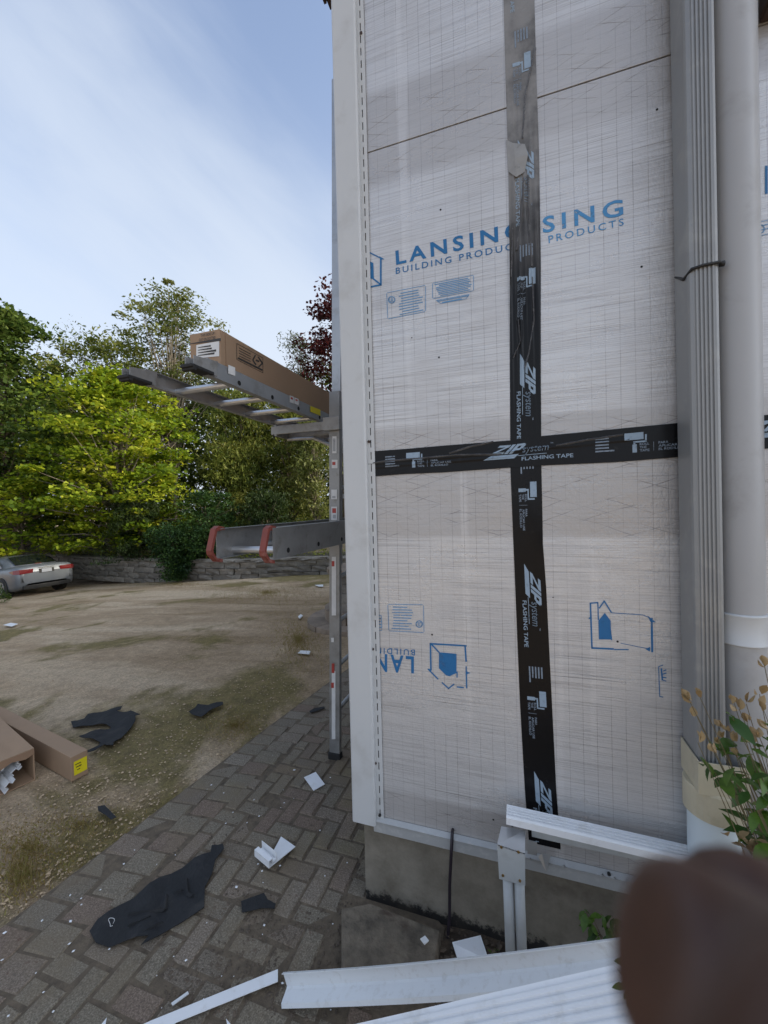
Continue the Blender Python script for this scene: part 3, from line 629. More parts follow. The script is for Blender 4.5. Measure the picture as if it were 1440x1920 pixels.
class MapV:
    def __init__(s, z0): s.z0 = z0
    def key(s, a): return s.z0-a
    def __call__(s, a, t): return VT(s.z0-a, t, .0012)
class MapH:
    def __init__(s, x0): s.x0 = x0
    def key(s, a): return s.x0+a
    def __call__(s, a, t): return HT(s.x0+a, t, .0011)
PER = .735
zr = W((1000, 903))[1]+.085
htb = interp(Tw, 0, .03)
for k in range(-3, 4):
    z0 = zr-k*PER
    for p_, m_ in ((A_, 'ink_tape'), (D_, 'ink_tape_dim')): put_print(MapV(z0), p_, 'tape_print', m_, vt, zbot+.004, 5.5)
xr = W((1170, 830))[0]-.085
for k in range(-1, 2):
    for p_, m_ in ((A_, 'ink_tape'), (D_, 'ink_tape_dim')): put_print(MapH(xr+k*PER), p_, 'tape_print', m_, ht, x0+.03, 3.0)

# ------------------------------------------------------------------ blue print on the boards
INK = -.0011
def wq(p, off=INK): return onY(p[0], p[1], off)
def quadmap(vf, bl, br, tr, tl):
    v, f = norm2d(vf); a, b_, c, d = [wq(p) for p in (bl, br, tr, tl)]
    return [a.lerp(b_, x).lerp(d.lerp(c, x), y) for x, y in v], f
def txt(body, quad, mat, bold=.0, space=1.2, clip=None, shear=0):
    v, f = quadmap(text2d(body, 1, shear, bold, space), *quad)
    if clip: f = [q for q in f if all(clip[0] <= v[i].x <= clip[1] for i in q)]
    words = body.split(' ')
    if len(words) == 1: return mesh('printed_lettering', v, f, mat, house)
    fx = sorted(set(round(sum(v[i].x for i in q)/len(q), 5) for q in f)); lo_ = sorted((min(v[i].x for i in q), max(v[i].x for i in q)) for q in f); end = lo_[0][1]; best = (0, 0)
    for a_, b__ in lo_:
        if a_-end > best[0]: best = (a_-end, (a_+end)/2)
        end = max(end, b__)
    for side in (0, 1):
        ff = [q for q in f if (sum(v[i].x for i in q)/len(q) > best[1]) == bool(side)]; use = sorted({i for q in ff for i in q}); ix = {a_: k_ for k_, a_ in enumerate(use)}
        mesh('printed_lettering', [v[i] for i in use], [tuple(ix[i] for i in q) for q in ff], mat, house)
TL, TR = interp(Lw, 1, 2.4), interp(Rw, 1, 2.4)
txt('LANSING', ((743, 497), (981, 443), (980, 413), (741, 470)), 'ink_blue', .024, 1.35)
txt('BUILDING PRODUCTS', ((742, 514), (992, 462), (991, 449), (742, 502)), 'ink_blue', .008, 1.35)
txt('SING', ((1018, 438), (1169, 404), (1168, 372), (1017, 407)), 'ink_faded', .020, 1.35)
txt('PRODUCTS', ((1029, 456), (1170, 422), (1169, 409), (1028, 442)), 'ink_faded', .004, 1.35)
txt('LAN', ((776, 1231), (704, 1225), (704, 1259), (776, 1263)), 'ink_blue', .024, 1.35)          # board hung upside down
txt('BUILDIN', ((778, 1218), (705, 1214), (705, 1225), (778, 1229)), 'ink_blue', .006, 1.35)
def stroke(pts, w, mat='ink_blue', name='printed_line', mb=None):
    own = mb is None; mb = mb or MB()
    for a, b_ in zip(pts[:-1], pts[1:]):
        d = Vector((b_[0]-a[0], b_[1]-a[1])); n = Vector((-d.y, d.x)).normalized()*w/2; e = d.normalized()*w*.3
        mb.add([wq((a[0]-e.x+n.x, a[1]-e.y+n.y)), wq((b_[0]+e.x+n.x, b_[1]+e.y+n.y)), wq((b_[0]+e.x-n.x, b_[1]+e.y-n.y)), wq((a[0]-e.x-n.x, a[1]-e.y-n.y))], [(0, 1, 2, 3)])
    if own: return mb.build(name, mat, house)
    return mb
def poly(pts, mat='ink_blue', name='printed_emblem'): return mesh(name, [wq(p) for p in pts], [tuple(range(len(pts)))], mat, house)
def emblem(lines, polys, name='printed_emblem', mat='ink_blue'):
    mb = MB()
    for pts, w in lines: stroke(pts, w, mb=mb)
    for pts in polys: mb.add([wq(p, INK-.0003) for p in pts], [tuple(range(len(pts)))])
    return mb.build(name, mat, house)
# cut emblem by the corner post
emblem([([(690, 472), (712, 483)], 2.4), ([(714, 484), (714, 534)], 3.4), ([(714, 534), (689, 539)], 3), ([(713, 533), (698, 521)], 3)], [[(686, 487), (700, 493), (701, 521), (686, 525)], [(711, 480), (721, 486), (713, 487)]])
# upside-down emblem
emblem([([(807, 1207), (874, 1211)], 3), ([(807, 1207), (808, 1256)], 3), ([(809, 1208), (823, 1223)], 2.6), ([(872, 1211), (874, 1240)], 3), ([(874, 1250), (875, 1290)], 2.4), ([(803, 1255), (821, 1273)], 2.4), ([(829, 1280), (841, 1291), (851, 1283)], 2.4), ([(857, 1288), (869, 1289.5)], 2.4), ([(857, 1260), (857, 1270)], 2)],
       [[(823, 1223), (856, 1226), (856, 1262), (843, 1268), (836, 1266), (823, 1253)], [(801, 1254), (809, 1255), (808, 1260)], [(873, 1258), (882, 1262), (873, 1265)]])
# double emblem on the right-hand board
emblem([([(1107, 1131), (1121, 1130)], 2.4), ([(1107, 1131), (1110, 1215)], 3), ([(1121, 1130), (1122, 1162)], 2.2), ([(1110, 1215), (1150, 1217)], 3.2), ([(1124, 1140), (1133, 1127), (1146, 1148)], 2.6), ([(1147, 1149), (1205, 1153), (1217, 1158)], 1.3), ([(1152, 1218), (1178, 1218)], 2), ([(1164, 1206), (1218, 1217)], 1), ([(1222, 1160), (1223, 1222)], 4), ([(1143, 1166), (1147, 1200)], 2)],
       [[(1122, 1164), (1134, 1149), (1145, 1164), (1146, 1199), (1123, 1199)], [(1103, 1160), (1108, 1155), (1108, 1161)], [(1214, 1154), (1230, 1167), (1220, 1167)], [(1210, 1217), (1219, 1213), (1219, 1222)]])
emblem([([(1243, 1247), (1235, 1250), (1237, 1306), (1243, 1307)], 1.6), ([(1240, 1254), (1242, 1275)], 3), ([(1244, 1258), (1249, 1256)], 2), ([(1243, 1264), (1249, 1262)], 2), ([(1243, 1270), (1249, 1271)], 2), ([(1242, 1275), (1249, 1277)], 1.6)], [], 'printed_mark')
emblem([([(1437, 312), (1437, 362)], 5)], [], 'printed_mark')
def fine_label(tl, tr, br, bl, rows, name='printed_notice', ring=None):
    mb = MB(); tl, tr, br, bl = [Vector((a, b_)) for a, b_ in (tl, tr, br, bl)]
    def q(u, v_): return tuple(tl.lerp(tr, u).lerp(bl.lerp(br, u), v_))
    for pts in ((q(.02, 0), q(.98, 0)), (q(1, .03), q(1, .97)), (q(.98, 1), q(.02, 1)), (q(0, .97), q(0, .03))): stroke(pts, 1.1, mb=mb)
    for (v_, u0, u1) in rows:
        u = u0
        while u < u1:
            e = min(u1, u+random.uniform(.03, .11)); stroke((q(u, v_), q(e, v_)), 1.7, mb=mb); u = e+.014
    if ring:
        c = Vector(q(*ring[:2])); R = ring[2]; P = [(c.x+R*math.cos(t*math.pi/9), c.y+R*math.sin(t*math.pi/9)) for t in range(19)]; stroke(P, 1.8, mb=mb)
    mb.build(name, 'ink_fine', house)
    if ring:
        s_ = ring[3]; txt('UL', ((c.x-s_*4, c.y+s_*4), (c.x+s_*4, c.y+s_*3), (c.x+s_*4, c.y-s_*4), (c.x-s_*4, c.y-s_*3)), 'ink_fine', .02, 1.0)
rw = lambda a, b_, n: [(a+(b_-a)*i/(n-1), random.uniform(.3, .4), random.uniform(.75, .96)) for i in range(n)]
fine_label((725, 549), (798, 535), (798, 584), (727, 598), rw(.12, .92, 9), ring=(.12, .30, 6, 1))
fine_label((811, 531), (888, 516), (888, 545), (811, 560), [(.12+.11*i, random.uniform(.05, .2), random.uniform(.8, .95)) for i in range(8)])
fine_label((818, 563), (880, 552), (874, 560), (826, 569), [(.3, 0, 1), (.8, .1, .8)])
fine_label((727, 1133), (794, 1134), (795, 1186), (729, 1183), [(.1+.1*i, random.uniform(.08, .16), random.uniform(.5, .72)) for i in range(9)], ring=(.87, .70, 6, -1))
fine_label((703, 1153), (715, 1154), (716, 1182), (704, 1182), [(.2+.2*i, .1, .9) for i in range(4)])
fine_label((1417, 418), (1450, 410), (1450, 436), (1417, 444), [(.3, .2, .8), (.6, .2, .8)], ring=(.25, .5, 8, 1))

# ------------------------------------------------------------------ downspout, pipe, adapter
sx0, sx1, sy0, sy1 = .470, .543, -.022, -.128
mbp = []; nfl = 5
for i in range(nfl):
    a = sx0+.012+(sx1-sx0-.024)*i/nfl; w_ = (sx1-sx0-.024)/nfl
    mbp += [(a+.15*w_, sy1), (a+.3*w_, sy1-.004), (a+.7*w_, sy1-.004), (a+.85*w_, sy1)]
prof = [(sx0, sy0), (sx0, sy1+.012), (sx0+.003, sy1+.004), (sx0+.010, sy1)]+mbp+[(sx1-.010, sy1), (sx1-.003, sy1+.004), (sx1, sy1+.012), (sx1, sy0)]
dz = empty('downspout', (.506, -.075, .80), 'tall fluted grey downspout standing in front of the foil wall', 'downspout')
MB().sweep(prof, (.004, 0, .80), (-.012, 0, 5.5), (1, 0, 0), (0, 1, 0)).build('fluted_pipe', 'downspout_paint', dz)
MB().box((.506, -.012, 3.9), (.11, .012, .03)).build('wall_bracket', 'downspout_paint', dz)
ct = MB(); zc = onY(1335, 496, sy1).z-.027
pts = [onY(1270, 519, sy0+.004)+Vector((-.004, 0, 0)), Vector((sx0-.004, sy1+.03, zc+.012)), Vector((sx0+.004, sy1-.005, zc+.022)), Vector((sx0+.03, sy1-.0075, zc+.026)), Vector((sx1-.004, sy1-.0055, zc+.028)), Vector((sx1+.005, sy1+.006, zc+.027))]
ct.tube(pts, .0042, 8); ct.add(*(lambda m: (m.v, m.f))(MB().tube([pts[-1]+Vector((-.004, 0, 0)), pts[-1]+Vector((.006, 0, 0))], .008, 8)))
setp(ct.build('tie_cord', 'cord', smooth=True), 'thin black cord tied round the fluted grey downspout', 'cord')
vp = empty('vent_pipe', (.605, -.068, 0), 'round grey plastic pipe with a coupling right of the downspout', 'pipe')
MB().tube([(.605, -.068, -.03), (.605, -.068, 1.2), (.598, -.068, 3.4), (.592, -.068, 5.5)], .0555, 32).build('pipe', 'pipe_grey', vp, True)
MB().tube([(.605, -.068, z_) for z_ in (1.20, 1.203, 1.206, 1.284, 1.287, 1.29)], [.057, .0625, .0605, .0605, .0625, .057], 32).build('coupling', 'vinyl', vp, True)
q = onY(1433, 12, -.05); lf = empty('wall_fixture', q, 'small dark fixture on the foil wall at the upper right edge', 'fixture')
MB().box(q+Vector((.07, .025, .05)), (.12, .05, .10), bev=.006).box(q+Vector((.02, .0, .03)), (.03, .08, .05), bev=.004).build('housing', 'brown_metal', lf)
dp = empty('drain_adapter', (.515, -.085, 0), 'beige adapter on a pale drain pipe under the fluted downspout', 'drain adapter')
cxa, cya = .527, -.084
def ring_(z, r, n=28): return [(cxa+r*math.cos(2*math.pi*k/n), cya+r*math.sin(2*math.pi*k/n), z) for k in range(n)]
def lathe(rings, n=28, close=False):
    v = [p for z, r in rings for p in ring_(z, r, n)]; f = [(i*n+k, i*n+(k+1) % n, (i+1)*n+(k+1) % n, (i+1)*n+k) for i in range(len(rings)-1) for k in range(n)]; return v, f
v, f = lathe([(-.03, .064), (.725, .064)]); mesh('drain_pipe', v, f, 'pipe_pale', dp, True)
v, f = lathe([(.700, .0655), (.700, .074), (.778, .074), (.784, .072), (.784, .030)]); mesh('round_socket', v, f, 'adapter', dp)
mb = MB(); ex, ey = .058, .066; tk = .0035
for (c_, d_) in (((cxa, cya-ey, .828), (2*ex, tk, .092)), ((cxa, cya+ey-.006, .828), (2*ex, tk, .092)), ((cxa-ex, cya-.003, .828), (tk, 2*ey-.002, .092)), ((cxa+ex, cya-.003, .828), (tk, 2*ey-.002, .092))): mb.box(c_, d_)
mb.build('square_socket', 'adapter', dp)

# ------------------------------------------------------------------ extension ladder against the side wall
def lean(z): return .0285*z
lad = empty('extension_ladder', (-1.15, 1.0, 0), 'aluminium extension ladder standing beside the corner of the house', 'ladder')
def crail(mb, x, y, z0, z1, w, flip, t=.0028, d=.026):
    s_ = 1 if flip else -1      # channel with its web towards the outside of the ladder
    pr = [(w/2, s_*d), (w/2, 0), (-w/2, 0), (-w/2, s_*d)]
    mb.strip(pr, t*(-s_ if False else 1), (x+lean(z0), y, z0), (x+lean(z1), y, z1), (1, 0, 0), (0, 1, 0)); return mb
zl = gz(-1.15, .82)
for (y, fl) in ((.82, True), (1.24, False)):
    mb = MB(); crail(mb, -1.155, y, zl+.01, 2.35, .068, fl); r_ = mb.build('base_rail', 'aluminium_dull', lad)
    MB().box((-1.155, y+(.012 if fl else -.012), zl+.02), (.085, .045, .045), bev=.006).build('rubber_foot', 'rubber', lad)
    mb = MB(); crail(mb, -1.155, y+(.028 if fl else -.028), 1.25, 4.30, .056, fl); mb.build('fly_rail', 'aluminium', lad)
for i in range(8):
    z = .3+.29*i; MB().tube([(-1.155+lean(z), .83, z), (-1.155+lean(z), 1.23, z)], .015, 10).build('rung', 'aluminium', lad)
for i in range(10):
    z = 1.4+.29*i; MB().tube([(-1.115+lean(z), .86, z), (-1.115+lean(z), 1.20, z)], .015, 10).build('rung', 'aluminium', lad)
def sticker(pxs, mat, yy=.8145, name='sticker'):
    (a, b_, c, d) = pxs; P = [onY(a, b_, yy), onY(c, b_, yy), onY(c, d, yy), onY(a, d, yy)]; o_ = mesh(name, P, [(3, 2, 1, 0)], mat, lad); return o_
sticker((622, 1044, 630, 1154), 'white_label'); sticker((622, 1258, 629, 1386), 'white_label'); sticker((621, 1196, 626, 1204), 'white_label')
for (a, b_, c, d) in ((622, 1244, 627, 1262), (621, 1280, 626, 1290), (622, 1052, 627, 1062)): sticker((a, b_, c, d), 'ink_red', .8140, 'sticker_print')
for (a, b_, c, d) in ((623, 818, 631, 850), (622, 862, 633, 878), (621, 918, 632, 936), (621, 950, 632, 975)): sticker((a, b_, c, d), 'white_label')
for (a, b_, c, d) in ((624, 822, 629, 846), (623, 930, 629, 934), (624, 965, 630, 972)): sticker((a, b_, c, d), 'ink_grey', .8140, 'sticker_print')
for (a, b_, c, d) in ((623, 953, 630, 962), (623, 866, 629, 872)): sticker((a, b_, c, d), 'ink_red', .8140, 'sticker_print')
# bracket hung on the ladder, carrying the upper plank
jk = empty('ladder_jack', (-1.3, .88, 2.1), 'grey metal ladder jack bracket holding the upper ladder plank', 'bracket')
zj = 2.165
[MB().box((-1.305, y_, zj-.03), (.47, .018, .055), bev=.003).build('arm', 'aluminium_dull', jk) for y_ in (.800, .955)]
MB().box((-1.51, .878, zj-.03), (.02, .17, .075), bev=.003).build('end_plate', 'aluminium_dull', jk)
MB().box((-1.10, .801, zj-.022), (.11, .034, .083), bev=.003).build('hook_plate', 'aluminium_dull', jk)
MB().tube([(-1.50, .93, zj-.07), (-1.30, .93, zj-.075), (-1.12, .93, zj-.16)], .012, 8).build('brace', 'aluminium', jk)
MB().tube([(-1.515, .80, zj-.01), (-1.522, .795, zj-.05), (-1.516, .79, zj-.09)], .004, 6).build('locking_pin', 'rubber', jk)

# ladders used as planks
def plank(name, label, xr, xl, z0, z1, y0, y1, rung0, pitch_, mat, rung_z, group, rr=.016):
    t = empty(name, ((xr+xl)/2, y0, z0), label, 'ladder', group); h = z1-z0; zc_ = (z0+z1)/2
    for x, s_ in ((xr, -1), (xl, 1)):
        mb = MB(); mb.strip([(s_*.028, h/2), (0, h/2), (0, -h/2), (s_*.028, -h/2)], .0026, (x, y0, zc_), (x, y1, zc_), (1, 0, 0), (0, 0, 1)); mb.build('rail', mat, t)
        for k in (-.22, .18):       # ribs pressed into the web
            MB().box((x-s_*.0012, (y0+y1)/2, zc_+k*h), (.0024, y1-y0-.01, .0022)).build('rib', 'rubber', t)
    y = rung0; 
    while y < y1-.05:
        MB().tube([(xr-.001, y, rung_z), (xl+.001, y, rung_z)], rr, 12).build('rung', 'aluminium_bright', t)
        MB().tube([(xr+.0035, y, rung_z), (xr-.004, y, rung_z)], rr*.75, 10).build('rung_end', 'dark_hole', t); y += pitch_
    return t
up_ = plank('plank_ladder', 'upper aluminium ladder laid flat with black feet carrying the long cardboard box', -1.245, -1.615, 2.198, 2.268, -.10, 3.4, .10, .27, 'aluminium', 2.218, 'ladders laid flat as planks')
for x in (-1.245, -1.615):
    s_ = -1 if x == -1.245 else 1
    MB().box((x+s_*.012, -.145, 2.205), (.062, .125, .014), bev=.004).box((x+s_*.012, -.19, 2.198), (.06, .02, .02), bev=.003).build('foot_pad', 'rubber', up_)
    mb = MB()
    for sx in (-.022, .022): mb.add([(x+s_*.012+sx, -.05, 2.268), (x+s_*.012+sx, -.19, 2.248), (x+s_*.012+sx, -.19, 2.212), (x+s_*.012+sx, -.06, 2.20), (x+s_*.012+sx+.003, -.05, 2.268), (x+s_*.012+sx+.003, -.19, 2.248), (x+s_*.012+sx+.003, -.19, 2.212), (x+s_*.012+sx+.003, -.06, 2.20)], [(0, 1, 2, 3), (7, 6, 5, 4), (0, 4, 5, 1), (1, 5, 6, 2), (2, 6, 7, 3), (3, 7, 4, 0)])
    mb.build('foot_bracket', 'aluminium_dull', up_)
def stickX(t, X, a, b_, c, d, mat, name='sticker'):
    P = [onX(a, b_, X), onX(c, b_+(c-a)*.40, X), onX(c, d+(c-a)*.40, X), onX(a, d, X)]; return mesh(name, P, [(3, 2, 1, 0)], mat, t)
XS = -1.2395
for (a, b_, c, d, m_) in ((428, 684, 441, 700, 'white_label'), (543, 741, 551, 754, 'white_label'), (552, 745, 560, 757, 'white_label'), (582, 761, 601, 772, 'yellow_label')): stickX(up_, XS, a, b_, c, d, m_)
for (a, b_, c, d) in ((545, 744, 549, 748), (554, 748, 558, 751)): stickX(up_, XS+.0006, a, b_, c, d, 'ink_red', 'sticker_print')
lo_ = plank('plank_ladder', 'lower aluminium ladder laid flat with two brick-red end caps', -1.03, -1.335, 1.395, 1.535, .02, 2.6, .14, .30, 'aluminium_dull', 1.425, 'ladders laid flat as planks', .017)
for x in (-1.03, -1.335):
    s_ = -1 if x == -1.03 else 1; xc = x+s_*.012
    pr = [(.03, 1.54), (-.005, 1.548), (-.03, 1.535), (-.062, 1.44), (-.058, 1.42), (-.022, 1.385), (.012, 1.378), (.012, 1.392), (-.024, 1.402), (-.045, 1.428), (-.047, 1.442), (-.018, 1.525), (.03, 1.528)]
    v = [(xc+sx, .02+a, b_) for sx in (-.015, .013) for a, b_ in pr]; n = len(pr)
    mesh('end_cap', v, [tuple(range(n)), tuple(reversed(range(n, 2*n)))]+[(i, n+i, n+(i+1) % n, (i+1) % n) for i in range(n)], 'red_cap', lo_)

# long cardboard box on the upper plank
def carton(name, label, x0, x1, y0, y1, z0, z1, m=None):
    pass
yb = .0; xl_, xr_ = onY(356, 640, yb).x, onY(428, 640, yb).x; zt_ = onY(428, 613, yb).z
xr_ = min(xr_, -1.262); bx = empty('cardboard_box', ((xl_+xr_)/2, yb, 2.272), 'long brown cardboard box lying on the upper ladder plank', 'box', 'cardboard boxes')
MB().box(((xl_+xr_)/2, yb+1.45, (2.272+zt_)/2), (xr_-xl_, 2.9, zt_-2.272), bev=.004).build('carton', 'cardboard', bx)
def faceY(a, b_, c, d, mat, name, off=.002): P = [onY(a, b_, yb-off), onY(c, b_-(c-a)*.18, yb-off), onY(c, d-(c-a)*.10, yb-off), onY(a, d, yb-off)]; return mesh(name, P, [(3, 2, 1, 0)], mat, bx)
faceY(368, 647, 411, 672, 'white_label', 'shipping_label')
for i in range(4): faceY(371, 651+i*5, 371+random.randint(18, 36), 652.2+i*5, 'ink_dark', 'label_print', .003)
def ftext(body, bl, br, tr, tl, plane, val, mat, bold=0.):
    v, f = norm2d(text2d(body, 1, 0, bold)); g_ = (lambda p: onY(p[0], p[1], val)) if plane == 'Y' else (lambda p: onX(p[0], p[1], val)); a, b_, c, d = map(g_, (bl, br, tr, tl))
    return mesh('printed_lettering', [a.lerp(b_, x).lerp(d.lerp(c, x), y) for x, y in v], f, mat, bx)
ftext('THIS SIDE UP', (376, 632), (402, 627), (402, 622), (376, 627), 'Y', yb-.003, 'ink_dark', .01); ftext('CUT ON DOTTED', (373, 640), (404, 635), (404, 630), (373, 635), 'Y', yb-.003, 'ink_dark', .01)
faceY(356, 644, 414, 645, 'ink_dark', 'fold_line', .003)
MB().box((xr_+.0012, yb+.035, (2.272+zt_)/2), (.001, .004, zt_-2.28)).build('box_flap_edge', 'cardboard_in', bx)
XB = xr_+.0012
def sideq(a, b_, c, d): return onX(a, b_, XB), onX(c, d, XB)
def sx_rect(pts, mat, name='printed_panel'): return mesh(name, [onX(p[0], p[1], XB) for p in pts], [tuple(range(len(pts)))], mat, bx)
def xstroke(pts, w, mb):
    for a, b_ in zip(pts[:-1], pts[1:]):
        d = Vector((b_[0]-a[0], b_[1]-a[1])); n = Vector((-d.y, d.x)).normalized()*w/2
        mb.add([onX(a[0]+n.x, a[1]+n.y, XB), onX(b_[0]+n.x, b_[1]+n.y, XB), onX(b_[0]-n.x, b_[1]-n.y, XB), onX(a[0]-n.x, a[1]-n.y, XB)], [(0, 1, 2, 3)])
mb = MB(); xstroke([(444, 644), (493, 671), (493, 699), (444, 674), (444, 644)], .9, mb); xstroke([(446, 671), (492, 694)], 3.2, mb)
for i in range(4): xstroke([(448, 652+i*5), (470, 664+i*4.6)], 1.3, mb)
xstroke([(479, 666), (474, 675), (480, 684)], 2.6, mb); xstroke([(484, 669), (492, 681), (485, 688)], 2.6, mb); xstroke([(480, 675), (486, 678)], 3.2, mb); mb.build('printed_panel', 'ink_dark', bx)

# ------------------------------------------------------------------ boxes on the drive
def rotz(a): return Matrix.Rotation(a, 3, 'Z')
ca = onZ(135, 1482, -.07); cb = onZ(172, 1468, -.07)
cl = onZ(66, 1440, -.07); uy = (cl-ca).normalized(); ux = Vector((uy.y, -uy.x, 0)); wbx = abs((cb-ca).dot(ux))       # uy points away from the end face
def obox(name, parent, o_, w, l_, h, mat, open_end=False, th=.006):
    mb = MB(); Mx = Matrix((ux, uy, Vector((0, 0, 1)))).transposed()
    if not open_end: mb.box(o_+ux*w/2+uy*l_/2+Vector((0, 0, h/2)), (w, l_, h), Mx, bev=.003)
    else:
        for c_, d_ in (((w/2, l_/2, th/2), (w, l_, th)), ((w/2, l_/2, h-th/2), (w, l_, th)), ((th/2, l_/2, h/2), (th, l_, h-2*th)), ((w-th/2, l_/2, h/2), (th, l_, h-2*th)), ((w/2, l_-th/2, h/2), (w-2*th, th, h-2*th))):
            mb.box(o_+ux*c_[0]+uy*c_[1]+Vector((0, 0, c_[2])), d_, Mx)
    return mb.build(name, mat, parent)
gzb = gz(ca.x, ca.y)
ca.z = gzb-.012
b2 = empty('cardboard_box', ca, 'slim closed cardboard box with a yellow end label on the gravel', 'box', 'cardboard boxes')
obox('carton', b2, ca, wbx, 1.6, .15, 'cardboard')
def endrect(o_, u0, u1, z0, z1, off, mat, par, name): 
    n = -uy*off; P = [o_+ux*u0+n+Vector((0, 0, z0)), o_+ux*u1+n+Vector((0, 0, z0)), o_+ux*u1+n+Vector((0, 0, z1)), o_+ux*u0+n+Vector((0, 0, z1))]; return mesh(name, P, [(0, 1, 2, 3)], mat, par)
endrect(ca, .15*wbx, .93*wbx, .03, .115, .0015, 'yellow_label', b2, 'end_label')
for i in range(3): endrect(ca, (.22+.05*i)*wbx, (.22+.05*i+random.uniform(.15, .4))*wbx, .092-.018*i, .097-.018*i, .0022, 'ink_dark', b2, 'label_print')
# torn flap edge on its top
# the open box: lies to the left, its open end towards us
pA = onZ(66, 1462, gzb-.01); w1 = .42
dirb = (onZ(0, 1492, gzb-.01)-pA); ub = dirb.normalized()
oux, ouy = ux, uy
ux = -ub; uy = Vector((-ux.y, ux.x, 0))
o1 = pA-ux*w1; o1.z = gzb-.012
b1 = empty('cardboard_box', o1, 'open cardboard box full of white vinyl profiles at the left edge', 'box', 'cardboard boxes')
obox('carton', b1, o1, w1, 1.4, .20, 'cardboard', True)
mb = MB()
for i in range(3):      # torn top flap hanging over the opening
    pass
tfl = [o1+ux*a-uy*.004+Vector((0, 0, .197-h)) for a, h in ((0, 0), (w1, 0), (w1, .03), (w1*.9, .045), (w1*.75, .03), (w1*.62, .05), (w1*.5, .022), (w1*.3, .03), (0, .018))]
mesh('torn_flap', tfl, [tuple(range(len(tfl)))], 'cardboard_in', b1)
# profiles inside
vg = 'vinyl profiles in the open box'
for i in range(9):
    a = .03+.040*i+random.uniform(-.006, .006); z0_ = .012+(i % 3)*.045; an = random.uniform(.5, .9)
    c_ = o1+ux*a+Vector((0, 0, z0_)); du = ux*math.cos(an)+Vector((0, 0, 1))*math.sin(an); dw = -ux*math.sin(an)+Vector((0, 0, 1))*math.cos(an)
    mb = MB(); mb.strip([(0, 0), (.028, 0), (.028, .022), (.056, .022), (.056, .002), (.078, .002)], .003, c_+uy*random.uniform(-.03, .03), c_+uy*1.2, du, dw)
    setp(mb.build('vinyl_profile', 'vinyl_clean'), 'white stepped vinyl profile packed in the open cardboard box', 'trim', vg)
ux, uy = oux, ouy
cpts = []
for a, b_ in ((58, 1402), (66, 1396), (78, 1394), (86, 1397), (87, 1403), (82, 1408), (100, 1416), (122, 1421), (142, 1428)):
    q = onG(a, b_); cpts.append(q+Vector((0, 0, .012)))
setp(MB().tube(cpts, .0055, 6).build('loose_string', 'vinyl_dirty', smooth=True), 'curled white string behind the slim cardboard box', 'string')

# ------------------------------------------------------------------ loose sheets on the ground
def sheet(name, px, mat, label, cat, dz=.014, th=.003, group=None, warp=.006, seed=1, tilt=None):
    r = random.Random(seed); P = [onG(a, b_, dz) for a, b_ in px]
    c = sum(P, Vector())/len(P)
    bm = bmesh.new(); vs = [bm.verts.new(p) for p in P]; bm.faces.new(vs); bmesh.ops.triangulate(bm, faces=bm.faces[:])
    if warp: 
        for _ in range(3):
            long_ = [e for e in bm.edges if e.calc_length() > .05]
            if long_: bmesh.ops.subdivide_edges(bm, edges=long_, cuts=1); bmesh.ops.triangulate(bm, faces=bm.faces[:])
    k1, k2 = r.uniform(9, 16), r.uniform(9, 16)
    for v_ in bm.verts:
        w_ = (math.sin(v_.co.x*k1+seed)*math.cos(v_.co.y*k2+seed*2)+.6*math.sin(v_.co.x*31+v_.co.y*23+seed)); v_.co.z += max(-.3, w_)*warp
    bmesh.ops.recalc_face_normals(bm, faces=bm.faces[:])
    if sum(f_.normal.z for f_ in bm.faces) < 0: bmesh.ops.reverse_faces(bm, faces=bm.faces[:])
    ret = bmesh.ops.extrude_face_region(bm, geom=bm.faces[:])
    for g in ret['geom']:
        if isinstance(g, bmesh.types.BMVert): g.co.z += th
    bm.verts.index_update(); v = [a.co.copy() for a in bm.verts]; f = [tuple(w_.index for w_ in q.verts) for q in bm.faces]; bm.free()
    return setp(mesh(name, v, f, mat), label, cat, group)
FG = 'torn black roofing felt pieces'
big = [(168, 1745), (183, 1724), (226, 1698), (250, 1686), (280, 1662), (300, 1650), (340, 1628), (365, 1611), (395, 1600), (397, 1586), (418, 1584), (420, 1594), (404, 1612), (398, 1636), (384, 1663), (383, 1700), (345, 1726), (300, 1752), (265, 1779), (277, 1762), (278, 1758), (235, 1764), (205, 1775), (180, 1768)]
bf = sheet('roofing_felt', big, 'felt', 'large torn black felt sheet lying on the grey pavers', 'roofing felt', group=FG, warp=.011, seed=3)
sheet('roofing_felt', [(452, 1690), (495, 1675), (502, 1688), (517, 1696), (515, 1705), (492, 1703), (454, 1711)], 'felt', 'small four-sided black felt scrap on the pavers right of the large sheet', 'roofing felt', group=FG, warp=.004, seed=4)
sheet('roofing_felt', [(133, 1352), (158, 1349), (165, 1342), (200, 1334), (228, 1324), (230, 1322), (226, 1330), (218, 1333), (232, 1335), (245, 1333), (256, 1337), (263, 1339), (254, 1342), (254, 1352), (244, 1366), (228, 1383), (213, 1393), (212, 1399), (199, 1398), (196, 1395), (176, 1408), (152, 1418), (185, 1397), (188, 1391), (178, 1387), (155, 1383), (148, 1381), (170, 1374), (207, 1366), (208, 1363), (199, 1359), (170, 1360), (137, 1364)], 'felt', 'forked black felt piece on the gravel near the slim box', 'roofing felt', group=FG, warp=.010, seed=5, dz=.012)
sheet('roofing_felt', [(354, 1335), (366, 1327), (371, 1320), (390, 1322), (405, 1318), (418, 1316), (418, 1321), (395, 1331), (378, 1344), (360, 1340)], 'felt', 'ragged black felt scrap on the gravel at the edge of the paving', 'roofing felt', group=FG, warp=.006, seed=6, dz=.012)
